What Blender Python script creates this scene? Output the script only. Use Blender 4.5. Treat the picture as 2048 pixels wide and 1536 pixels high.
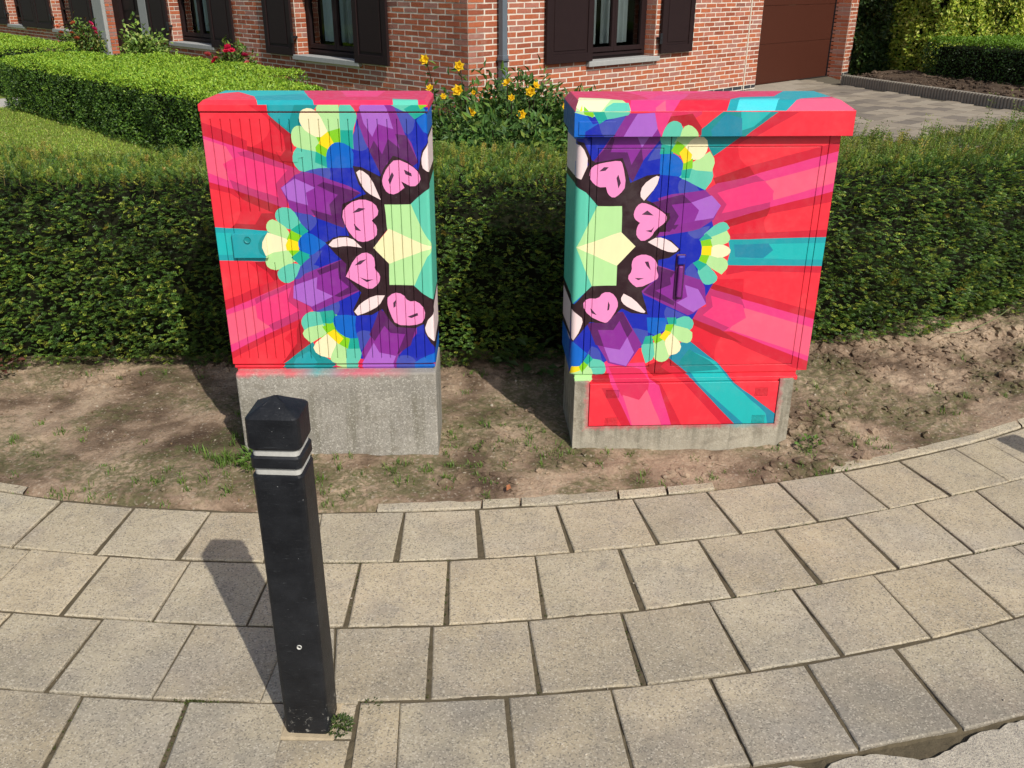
import bpy, bmesh, math, random
import numpy as np
from mathutils import Vector, Matrix
from mathutils.geometry import delaunay_2d_cdt

random.seed(7)
rng = np.random.default_rng(7)
scene = bpy.context.scene
for _o in list(bpy.data.objects):
    bpy.data.objects.remove(_o)

# ------------------------------------------------------------------ camera
CAM_H = 1.88
pitch, roll = math.radians(24.2), math.radians(-0.2)
cp, sp, cr, sr = math.cos(pitch), math.sin(pitch), math.cos(roll), math.sin(roll)
_right, _down, _fwd = np.array([1, 0, 0.]), np.array([0, -sp, -cp]), np.array([0, cp, -sp])
_r2, _d2 = cr * _right + sr * _down, -sr * _right + cr * _down
cam_data = bpy.data.cameras.new('camera')
cam = bpy.data.objects.new('camera', cam_data)
scene.collection.objects.link(cam)
cam_data.sensor_width = 36.0
cam_data.lens = 36.0 * 1807 / 2048
cam_data.clip_end = 600
M = Matrix.Identity(4)
for i in range(3):
    M[i][0], M[i][1], M[i][2] = _r2[i], -_d2[i], -_fwd[i]
M[2][3] = CAM_H
cam.matrix_world = M
scene.camera = cam

# ------------------------------------------------------------------ sky and sun
SUN_EL, SUN_AZ = math.radians(45.0), math.radians(-59.0)      # azimuth from +X towards +Y
sun_dir = Vector((math.cos(SUN_EL) * math.cos(SUN_AZ), math.cos(SUN_EL) * math.sin(SUN_AZ), math.sin(SUN_EL)))
world = bpy.data.worlds.new('World')
scene.world = world
world.use_nodes = True
wn = world.node_tree
wn.nodes.clear()
sky = wn.nodes.new('ShaderNodeTexSky')
sky.sky_type = 'NISHITA'
sky.sun_disc = False
sky.sun_elevation = SUN_EL
sky.sun_rotation = math.radians(90) - SUN_AZ                  # measured clockwise from +Y
sky.air_density, sky.dust_density, sky.ozone_density = 1.0, 2.2, 0.9
bg = wn.nodes.new('ShaderNodeBackground')
bg.inputs['Strength'].default_value = 0.125
wo = wn.nodes.new('ShaderNodeOutputWorld')
wn.links.new(sky.outputs[0], bg.inputs['Color'])
wn.links.new(bg.outputs[0], wo.inputs['Surface'])
sun_data = bpy.data.lights.new('sun', 'SUN')
sun_data.energy = 4.4
sun_data.angle = math.radians(0.53)
sun_data.color = (1.0, 0.962, 0.895)
sun = bpy.data.objects.new('sun', sun_data)
sun.rotation_euler = sun_dir.to_track_quat('Z', 'Y').to_euler()
sun.location = (4, -6, 8)
scene.collection.objects.link(sun)

scene.view_settings.view_transform = 'Standard'
scene.view_settings.look = 'None'
scene.view_settings.exposure = 0.08
scene.view_settings.gamma = 1.0
scene.view_settings.use_curve_mapping = False
scene.render.engine = 'CYCLES'
scene.cycles.use_denoising = True
scene.cycles.max_bounces = 6
scene.cycles.transparent_max_bounces = 12

# ------------------------------------------------------------------ helpers: objects
COL = scene.collection.objects


def tag(o, label=None, cat=None, group=None, kind=None):
    if label: o['label'] = label
    if cat: o['category'] = cat
    if group: o['group'] = group
    if kind: o['kind'] = kind
    return o


def empty(name, loc, rz=0.0, **kw):
    o = bpy.data.objects.new(name, None)
    o.empty_display_size = 0.1
    o.location = loc
    o.rotation_euler = (0, 0, rz)
    COL.link(o)
    return tag(o, **kw)


def link(name, me, parent=None, loc=(0, 0, 0), rz=0.0, **kw):
    o = bpy.data.objects.new(name, me)
    COL.link(o)
    if parent is not None: o.parent = parent
    o.location = loc
    o.rotation_euler = (0, 0, rz)
    return tag(o, **kw)


def npmesh(name, V, F, mat, cols=None, smooth=False, fcols=None):
    """mesh from vertex array V (n,3) and face array F (m,k); cols = one colour per face"""
    V = np.ascontiguousarray(V, dtype=np.float32)
    F = np.ascontiguousarray(F, dtype=np.int32)
    me = bpy.data.meshes.new(name)
    k = F.shape[1]
    me.vertices.add(len(V))
    me.vertices.foreach_set('co', V.ravel())
    me.loops.add(F.size)
    me.loops.foreach_set('vertex_index', F.ravel())
    me.polygons.add(len(F))
    me.polygons.foreach_set('loop_start', np.arange(0, F.size, k, dtype=np.int32))
    me.polygons.foreach_set('loop_total', np.full(len(F), k, dtype=np.int32))
    me.polygons.foreach_set('use_smooth', np.full(len(F), bool(smooth)))
    me.update(calc_edges=True)
    if cols is not None:
        a = me.color_attributes.new('tint', 'FLOAT_COLOR', 'CORNER')
        c = np.ones((len(F), k, 4), dtype=np.float32)
        c[:, :, :3] = np.asarray(cols, dtype=np.float32)[:, None, :]
        a.data.foreach_set('color', c.ravel())
    if mat: me.materials.append(mat)
    return me


def bm_mesh(name, bm, mat, smooth=False):
    bmesh.ops.recalc_face_normals(bm, faces=bm.faces)
    me = bpy.data.meshes.new(name)
    bm.to_mesh(me)
    bm.free()
    if smooth:
        for p in me.polygons: p.use_smooth = True
    if mat: me.materials.append(mat)
    return me


def add_box(bm, x0, x1, y0, y1, z0, z1, bev=0.0, seg=2):
    r = bmesh.ops.create_cube(bm, size=1.0)
    vs = r['verts']
    for v in vs:
        v.co = Vector(((x0 + x1) / 2 + v.co.x * (x1 - x0), (y0 + y1) / 2 + v.co.y * (y1 - y0), (z0 + z1) / 2 + v.co.z * (z1 - z0)))
    if bev > 0:
        es = list({e for v in vs for e in v.link_edges})
        bmesh.ops.bevel(bm, geom=es, offset=bev, segments=seg, affect='EDGES', profile=0.5)
    return bm


def box_mesh(name, dims, mat, bev=0.0, seg=2):
    bm = bmesh.new()
    add_box(bm, *dims, bev=bev, seg=seg)
    return bm_mesh(name, bm, mat)


def boxes_np(B):
    """B (n,6): x0,x1,y0,y1,z0,z1 -> V,F"""
    B = np.asarray(B, dtype=float)
    idx = np.array([[0, 2, 4], [1, 2, 4], [1, 3, 4], [0, 3, 4], [0, 2, 5], [1, 2, 5], [1, 3, 5], [0, 3, 5]])
    V = B[:, idx].reshape(-1, 3)
    f = np.array([[0, 3, 2, 1], [4, 5, 6, 7], [0, 1, 5, 4], [1, 2, 6, 5], [2, 3, 7, 6], [3, 0, 4, 7]])
    F = (f[None] + (np.arange(len(B)) * 8)[:, None, None]).reshape(-1, 4)
    return V, F


def vnoise(P, seed=0):
    """smooth value noise on (n,2) or (n,3) points, range -1..1"""
    P = np.asarray(P, dtype=float)
    if P.shape[1] == 2: P = np.c_[P, np.zeros(len(P))]
    I = np.floor(P).astype(np.int64)
    f = P - I
    f = f * f * (3 - 2 * f)

    def h(a, b, c):
        n = (a * 374761393 + b * 668265263 + c * 2147483647 + seed * 1274126177) & 0xffffffff
        n = ((n ^ (n >> 13)) * 1274126177) & 0xffffffff
        n = n ^ (n >> 16)
        return (n & 0xffff) / 32767.5 - 1.0
    out = 0
    for dx in (0, 1):
        for dy in (0, 1):
            for dz in (0, 1):
                w = (f[:, 0] if dx else 1 - f[:, 0]) * (f[:, 1] if dy else 1 - f[:, 1]) * (f[:, 2] if dz else 1 - f[:, 2])
                out = out + w * h(I[:, 0] + dx, I[:, 1] + dy, I[:, 2] + dz)
    return out


def fbm(P, s, oct=3, seed=0):
    P = np.asarray(P, dtype=float)
    return sum(vnoise(P * s * 2 ** o, seed + o) * 0.5 ** o for o in range(oct))


# ------------------------------------------------------------------ helpers: materials
def lin(c):
    c = np.asarray(c, dtype=float) / 255.0
    return np.where(c <= 0.04045, c / 12.92, ((c + 0.055) / 1.055) ** 2.4)


class Mat:
    def __init__(s, name, rough=0.8, spec=0.3):
        s.m = bpy.data.materials.new(name)
        s.m.use_nodes = True
        s.t = s.m.node_tree
        s.n = s.t.nodes
        s.b = s.n['Principled BSDF']
        s.b.inputs['Roughness'].default_value = rough
        s.b.inputs['Specular IOR Level'].default_value = spec

    def node(s, typ, **kw):
        n = s.n.new(typ)
        for k, v in kw.items(): setattr(n, k, v)
        return n

    def L(s, a, b): s.t.links.new(a, b)

    def coord(s, which='Object'):
        return s.node('ShaderNodeTexCoord').outputs[which]

    def pos(s): return s.node('ShaderNodeNewGeometry').outputs['Position']

    def noise(s, vec, scale, detail=4, rough=0.6, dist=0.0):
        n = s.node('ShaderNodeTexNoise')
        n.inputs['Scale'].default_value = scale
        n.inputs['Detail'].default_value = detail
        n.inputs['Roughness'].default_value = rough
        n.inputs['Distortion'].default_value = dist
        s.L(vec, n.inputs['Vector'])
        return n.outputs['Fac']

    def voro(s, vec, scale, feature='F1', out='Distance'):
        n = s.node('ShaderNodeTexVoronoi', feature=feature)
        n.inputs['Scale'].default_value = scale
        s.L(vec, n.inputs['Vector'])
        return n.outputs[out]

    def scale(s, vec, sx, sy, sz):
        n = s.node('ShaderNodeMapping')
        n.inputs['Scale'].default_value = (sx, sy, sz)
        s.L(vec, n.inputs['Vector'])
        return n.outputs[0]

    def ramp(s, fac, stops, interp='LINEAR'):
        n = s.node('ShaderNodeValToRGB')
        n.color_ramp.interpolation = interp
        e = n.color_ramp.elements
        while len(e) < len(stops): e.new(0.5)
        for el, (p, c) in zip(e, stops):
            el.position = p
            el.color = (*c, 1) if len(c) == 3 else c
        s.L(fac, n.inputs['Fac'])
        return n.outputs['Color']

    def mapr(s, v, a, b, c=0.0, d=1.0):
        n = s.node('ShaderNodeMapRange')
        for k, x in zip(('From Min', 'From Max', 'To Min', 'To Max'), (a, b, c, d)): n.inputs[k].default_value = x
        s.L(v, n.inputs['Value'])
        return n.outputs[0]

    def mix(s, fac, a, b, mode='MIX'):
        n = s.node('ShaderNodeMix', data_type='RGBA', blend_type=mode)
        if hasattr(fac, 'is_output'): s.L(fac, n.inputs[0])
        else: n.inputs[0].default_value = fac
        for v, sock in ((a, n.inputs[6]), (b, n.inputs[7])):
            if hasattr(v, 'is_output'): s.L(v, sock)
            else: sock.default_value = (*v, 1)
        return n.outputs[2]

    def math(s, op, a, b=0.0):
        n = s.node('ShaderNodeMath', operation=op)
        for v, sock in ((a, n.inputs[0]), (b, n.inputs[1])):
            if hasattr(v, 'is_output'): s.L(v, sock)
            else: sock.default_value = v
        return n.outputs[0]

    def attr(s, name='tint'):
        return s.node('ShaderNodeAttribute', attribute_name=name).outputs['Color']

    def rand(s): return s.node('ShaderNodeObjectInfo').outputs['Random']

    def sep(s, vec):
        n = s.node('ShaderNodeSeparateXYZ')
        s.L(vec, n.inputs[0])
        return n.outputs

    def color(s, c):
        if hasattr(c, 'is_output'): s.L(c, s.b.inputs['Base Color'])
        else: s.b.inputs['Base Color'].default_value = (*c, 1)

    def bump(s, h, strength=0.3, dist=0.01, bevel=0.0):
        n = s.node('ShaderNodeBump')
        n.inputs['Strength'].default_value = strength
        n.inputs['Distance'].default_value = dist
        s.L(h, n.inputs['Height'])
        if bevel:
            bv = s.node('ShaderNodeBevel', samples=4)
            bv.inputs['Radius'].default_value = bevel
            s.L(bv.outputs[0], n.inputs['Normal'])
        s.L(n.outputs[0], s.b.inputs['Normal'])


def foliage_mat(name, trans=0.3, rough=0.5, spec=0.35):
    k = Mat(name, rough, spec)
    c = k.attr()
    k.color(c)
    tr = k.node('ShaderNodeBsdfTranslucent')
    k.L(k.mix(1.0, c, (0.95, 1.0, 0.45), 'MULTIPLY'), tr.inputs['Color'])
    mx = k.node('ShaderNodeMixShader')
    mx.inputs[0].default_value = trans
    k.L(k.b.outputs[0], mx.inputs[1])
    k.L(tr.outputs[0], mx.inputs[2])
    k.L(mx.outputs[0], k.n['Material Output'].inputs['Surface'])
    return k.m


def simple_mat(name, c, rough=0.7, spec=0.3, var=0.25, nscale=8.0, bump=0.0, metal=0.0):
    k = Mat(name, rough, spec)
    co = k.coord()
    f = k.noise(co, nscale, 5)
    k.color(k.mix(f, tuple(np.array(c) * (1 - var)), tuple(np.array(c) * (1 + var))))
    k.b.inputs['Metallic'].default_value = metal
    if bump: k.bump(k.noise(co, nscale * 6, 4), bump, 0.004)
    return k.m


# concrete paving tile: exposed fine aggregate, every tile a little different
def tile_mat():
    k = Mat('paving_concrete', 0.9, 0.2)
    p = k.pos()
    base = k.ramp(k.noise(p, 4.5, 5, 0.65), [(0.28, (0.352, 0.30, 0.206)), (0.5, (0.425, 0.368, 0.257)), (0.72, (0.488, 0.428, 0.31))])
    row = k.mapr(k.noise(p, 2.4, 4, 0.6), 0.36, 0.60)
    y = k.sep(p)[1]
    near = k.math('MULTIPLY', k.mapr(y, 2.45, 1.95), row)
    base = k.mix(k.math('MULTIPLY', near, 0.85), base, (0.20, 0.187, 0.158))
    tint = k.ramp(k.rand(), [(0.0, (1.06, 1.04, 1.0)), (0.2, (0.93, 0.92, 0.9)), (0.4, (1.05, 1.0, 0.94)), (0.6, (0.80, 0.79, 0.78)), (0.8, (1.0, 0.94, 0.85)), (1.0, (0.88, 0.88, 0.87))])
    base = k.mix(1.0, base, tint, 'MULTIPLY')
    grime = k.math('MULTIPLY', k.mapr(k.noise(p, 12.0, 7, 0.72, 0.6), 0.53, 0.64), k.mapr(k.noise(p, 2.1, 3), 0.42, 0.6))
    base = k.mix(k.math('MULTIPLY', grime, 0.55), base, (0.20, 0.18, 0.145))
    damp = k.mapr(k.noise(p, 1.7, 4, 0.6), 0.50, 0.66)
    base = k.mix(k.math('MULTIPLY', damp, 0.38), base, (0.27, 0.255, 0.23))
    stain = k.mapr(k.noise(p, 7.0, 6, 0.7), 0.50, 0.66)
    base = k.mix(k.math('MULTIPLY', stain, 0.5), base, (0.25, 0.215, 0.17))
    pinkish = k.mapr(k.noise(p, 2.3, 3), 0.55, 0.7)
    base = k.mix(k.math('MULTIPLY', pinkish, 0.12), base, (0.44, 0.30, 0.22))
    v = k.voro(p, 230.0, out='Color')
    sp_ = k.sep(v)[0]
    base = k.mix(k.mapr(sp_, 0.80, 0.97, 0, 0.42), base, (0.60, 0.54, 0.43))
    base = k.mix(k.mapr(sp_, 0.27, 0.03, 0, 0.75), base, (0.11, 0.10, 0.08))
    base = k.mix(k.mapr(k.noise(p, 420, 2), 0.35, 0.65, 0, 0.35), base, (0.22, 0.19, 0.15))
    spot = k.mapr(k.voro(p, 9.0), 0.045, 0.02)
    base = k.mix(k.math('MULTIPLY', spot, 0.55), base, (0.14, 0.115, 0.09))
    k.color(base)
    h = k.math('ADD', k.noise(p, 260, 3), k.math('MULTIPLY', sp_, 0.6))
    k.bump(h, 0.45, 0.002, bevel=0.004)
    return k.m


def soil_mat(name='bare_soil', dark=False):
    k = Mat(name, 0.97, 0.12)
    p = k.pos()
    n1 = k.noise(p, 2.6, 6, 0.62, 0.4)
    c = k.ramp(n1, [(0.32, (0.09, 0.06, 0.04)), (0.42, (0.165, 0.114, 0.076)), (0.50, (0.28, 0.20, 0.136)), (0.60, (0.385, 0.285, 0.195)), (0.74, (0.45, 0.345, 0.235))])
    if dark: c = k.ramp(n1, [(0.3, (0.03, 0.02, 0.014)), (0.7, (0.11, 0.075, 0.05))])
    else:
        moss = k.math('MULTIPLY', k.mapr(k.noise(p, 1.9, 5, 0.65, 0.6), 0.47, 0.56), k.mapr(k.noise(p, 38, 4), 0.36, 0.55))
        c = k.mix(k.math('MULTIPLY', moss, 0.72), c, (0.10, 0.105, 0.042))
    fine = k.noise(p, 70, 5, 0.7)
    c = k.mix(k.mapr(fine, 0.46, 0.66, 0, 0.55), c, k.mix(1.0, c, (0.45, 0.42, 0.38), 'MULTIPLY'))
    sp_ = k.sep(k.voro(p, 120.0, out='Color'))[0]
    c = k.mix(k.mapr(sp_, 0.93, 0.99, 0, 0.5), c, (0.40, 0.34, 0.26))
    k.color(c)
    k.bump(k.math('ADD', k.noise(p, 45, 6, 0.75), k.math('MULTIPLY', fine, 0.5)), 0.9, 0.012)
    return k.m


def concrete_mat(name, warm=(0.37, 0.345, 0.295), overspray=0):
    k = Mat(name, 0.92, 0.2)
    co = k.coord()
    c = k.mix(k.mapr(k.noise(co, 5, 5), 0.35, 0.65), tuple(np.array(warm) * 0.8), tuple(np.array(warm) * 1.12))
    # rain streaks and algae
    st = k.noise(k.scale(co, 26, 26, 1.6), 1.0, 5, 0.6)
    z = k.sep(co)[2]
    lowz = k.math('MULTIPLY', k.mapr(z, 0.36, 0.22), k.mapr(z, -0.02, 0.10, 0.25, 1.0))
    c = k.mix(k.math('MULTIPLY', k.math('MULTIPLY', k.mapr(st, 0.47, 0.62), lowz), 0.65), c, (0.135, 0.125, 0.09))
    sp_ = k.sep(k.voro(co, 210.0, out='Color'))[0]
    am = 0.42 if overspray == 1 else 0.16
    c = k.mix(k.mapr(sp_, 0.74, 0.95, 0, am), c, (0.56, 0.53, 0.46))
    c = k.mix(k.mapr(sp_, 0.3, 0.05, 0, am), c, (0.13, 0.12, 0.10))
    if overspray == 2:
        edge = k.math('MULTIPLY', k.mapr(k.noise(co, 24, 6, 0.75), 0.46, 0.62), k.mapr(k.math('ADD', z, k.math('MULTIPLY', k.noise(co, 9, 4), 0.12)), 0.06, 0.17))
        c = k.mix(k.math('MULTIPLY', edge, 0.6), c, (0.14, 0.115, 0.08))
    grime = k.mapr(k.noise(co, 14, 6, 0.7), 0.54, 0.66)
    c = k.mix(k.math('MULTIPLY', grime, 0.55), c, (0.16, 0.14, 0.105))
    if overspray == 1:
        m = k.math('MULTIPLY', k.mapr(k.math('ADD', z, k.math('MULTIPLY', k.noise(co, 22, 4), 0.07)), 0.405, 0.435), 0.8)
        hue = k.ramp(k.mapr(k.sep(co)[0], -0.42, 0.42), [(0.0, (0.6, 0.06, 0.09)), (0.30, (0.55, 0.08, 0.1)), (0.42, (0.03, 0.32, 0.33)), (0.56, (0.5, 0.08, 0.13)), (0.7, (0.5, 0.1, 0.14)), (0.88, (0.24, 0.22, 0.19))])
        c = k.mix(m, c, hue)
    if overspray == 2:
        x = k.sep(co)[0]
        dx = k.math('SUBTRACT', k.math('ABSOLUTE', k.math('SUBTRACT', x, 0.0015)), 0.4085)
        dz = k.math('SUBTRACT', 0.111, z)
        d = k.math('MAXIMUM', dx, dz)
        m = k.mapr(k.math('ADD', d, k.math('MULTIPLY', k.noise(co, 45, 4), 0.05)), 0.047, 0.022)
        hue = k.ramp(k.mapr(x, -0.42, 0.42), [(0.0, (0.55, 0.05, 0.08)), (0.70, (0.45, 0.04, 0.07)), (0.8, (0.03, 0.36, 0.37)), (1.0, (0.4, 0.05, 0.08))])
        c = k.mix(k.math('MULTIPLY', m, 0.75), c, hue)
    k.color(c)
    k.bump(k.math('ADD', k.noise(co, 120, 4), k.math('MULTIPLY', sp_, 0.5)), 0.5, 0.003, bevel=0.006)
    return k.m


def paint_mat():
    k = Mat('mural_paint', 0.42, 0.4)
    co = k.coord()
    c = k.attr()
    st = k.noise(k.scale(co, 30, 30, 8), 1.0, 4)
    c = k.mix(k.mapr(st, 0.3, 0.7, 0.0, 0.22), c, k.mix(1.0, c, (0.72, 0.72, 0.74), 'MULTIPLY'))
    dust = k.mapr(k.noise(co, 9, 6, 0.7), 0.5, 0.8, 0, 0.07)
    c = k.mix(dust, c, (0.5, 0.45, 0.4))
    scuff = k.mapr(k.noise(co, 160, 3, 0.8), 0.735, 0.77, 0, 0.55)
    c = k.mix(scuff, c, (0.6, 0.55, 0.52))
    k.color(c)
    k.L(k.mapr(k.noise(co, 40, 3), 0.3, 0.7, 0.33, 0.55), k.b.inputs['Roughness'])
    k.bump(k.noise(k.scale(co, 70, 70, 30), 1.0, 4), 0.12, 0.002, bevel=0.004)
    return k.m


def brick_mat(name, use_attr):
    k = Mat(name, 0.92, 0.15)
    co = k.pos()
    stops = [(0.0, (0.25, 0.072, 0.040)), (0.22, (0.35, 0.098, 0.050)), (0.45, (0.42, 0.122, 0.054)), (0.62, (0.38, 0.145, 0.098)), (0.80, (0.33, 0.158, 0.122)), (0.93, (0.45, 0.13, 0.055)), (1.0, (0.20, 0.09, 0.07))]
    f = k.sep(k.attr())[0] if use_attr else k.rand()
    c = k.ramp(f, stops)
    c = k.mix(k.mapr(k.noise(co, 30, 5, 0.7), 0.35, 0.7, 0, 0.5), c, k.mix(1.0, c, (0.6, 0.58, 0.6), 'MULTIPLY'))
    c = k.mix(k.mapr(k.noise(co, 11, 4), 0.56, 0.75, 0, 0.30), c, (0.42, 0.33, 0.27))
    k.color(c)
    k.bump(k.noise(co, 55, 5, 0.7), 0.6, 0.008)
    return k.m


def bollard_mat():
    k = Mat('black_recycled_plastic', 0.5, 0.28)
    co = k.coord()
    c = k.mix(k.mapr(k.noise(co, 14, 5), 0.35, 0.7), (0.0055, 0.006, 0.0075), (0.015, 0.016, 0.0185))
    scr = k.noise(k.scale(co, 40, 40, 260), 1.0, 3, 0.7, 1.2)
    c = k.mix(k.mapr(scr, 0.62, 0.75, 0, 0.45), c, (0.09, 0.095, 0.10))
    dirt = k.mapr(k.noise(co, 60, 4, 0.75), 0.60, 0.70)
    z = k.sep(co)[2]
    c = k.mix(k.math('MULTIPLY', dirt, k.mapr(z, 0.11, 0.0)), c, (0.42, 0.40, 0.35))
    fl = k.mapr(k.noise(co, 150, 2, 0.5), 0.76, 0.78)
    c = k.mix(k.math('MULTIPLY', fl, 0.6), c, (0.35, 0.35, 0.33))
    k.color(c)
    k.bump(k.math('ADD', k.noise(co, 90, 4), k.math('MULTIPLY', scr, 0.5)), 0.35, 0.003)
    return k.m


PAVE, SOIL, SOILD = tile_mat(), soil_mat(), soil_mat('mulch_soil', True)
PLINTH_A, PLINTH_B = concrete_mat('speckled_concrete', (0.285, 0.265, 0.225), overspray=1), concrete_mat('weathered_concrete', (0.36, 0.325, 0.25), 2)
PAINT = paint_mat()
BRICK, BRICK_S = brick_mat('brick_clay', False), brick_mat('brick_clay_joined', True)
MORTAR = simple_mat('mortar', (0.60, 0.535, 0.445), 0.95, 0.1, 0.15, 20, 0.3)
BOLLARD = bollard_mat()
WHITE_BAND = simple_mat('reflective_band', (0.44, 0.43, 0.39), 0.6, 0.3, 0.25, 60)
WOOD = simple_mat('dark_brown_wood', (0.017, 0.0085, 0.0085), 0.55, 0.18, 0.2, 12)
GARAGE = simple_mat('garage_brown', (0.058, 0.0175, 0.010), 0.55, 0.15, 0.12, 30, 0.15)
STONE = simple_mat('blue_stone', (0.30, 0.30, 0.285), 0.85, 0.2, 0.2, 15, 0.2)
CURTAIN = simple_mat('net_curtain', (0.70, 0.74, 0.74), 0.9, 0.1, 0.06, 30)
BLACK = simple_mat('black_iron', (0.01, 0.01, 0.012), 0.45, 0.4, 0.2, 10)
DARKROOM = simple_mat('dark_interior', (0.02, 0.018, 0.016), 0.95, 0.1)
ZINC = simple_mat('grey_pipe_paint', (0.105, 0.125, 0.145), 0.45, 0.4, 0.12, 12)
JOINT = simple_mat('sandy_joint_dirt', (0.092, 0.074, 0.046), 0.98, 0.1, 0.5, 30, 0.6)
LEAF = foliage_mat('leaves', 0.25)
YEWLEAF = foliage_mat('yew_needles', 0.2, 0.45, 0.35)
LEAFG = foliage_mat('glossy_leaves', 0.22, 0.5, 0.28)
PETAL = foliage_mat('petals', 0.35, 0.6, 0.2)
BARK = simple_mat('dark_twigs', (0.028, 0.02, 0.012), 0.95, 0.1, 0.4, 20)
CORE = simple_mat('core_shade', (0.012, 0.013, 0.007), 0.98, 0.05, 0.5, 25)  # near-black, the shade inside the hedges put into a colour
EDGECON = simple_mat('grey_concrete_edging', (0.30, 0.27, 0.22), 0.92, 0.2, 0.3, 30, 0.4)

gk = Mat('window_glass', 0.03, 0.5)
_tr = gk.node('ShaderNodeBsdfTransparent')
_tr.inputs[0].default_value = (0.82, 0.88, 0.86, 1)
_gl = gk.node('ShaderNodeBsdfGlossy')
_gl.inputs['Roughness'].default_value = 0.02
_lw = gk.node('ShaderNodeFresnel')
_lw.inputs['IOR'].default_value = 1.5
_mx = gk.node('ShaderNodeMixShader')
gk.L(_lw.outputs[0], _mx.inputs[0]); gk.L(_tr.outputs[0], _mx.inputs[1]); gk.L(_gl.outputs[0], _mx.inputs[2])
gk.L(_mx.outputs[0], gk.n['Material Output'].inputs['Surface'])
GLASS = gk.m

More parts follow.
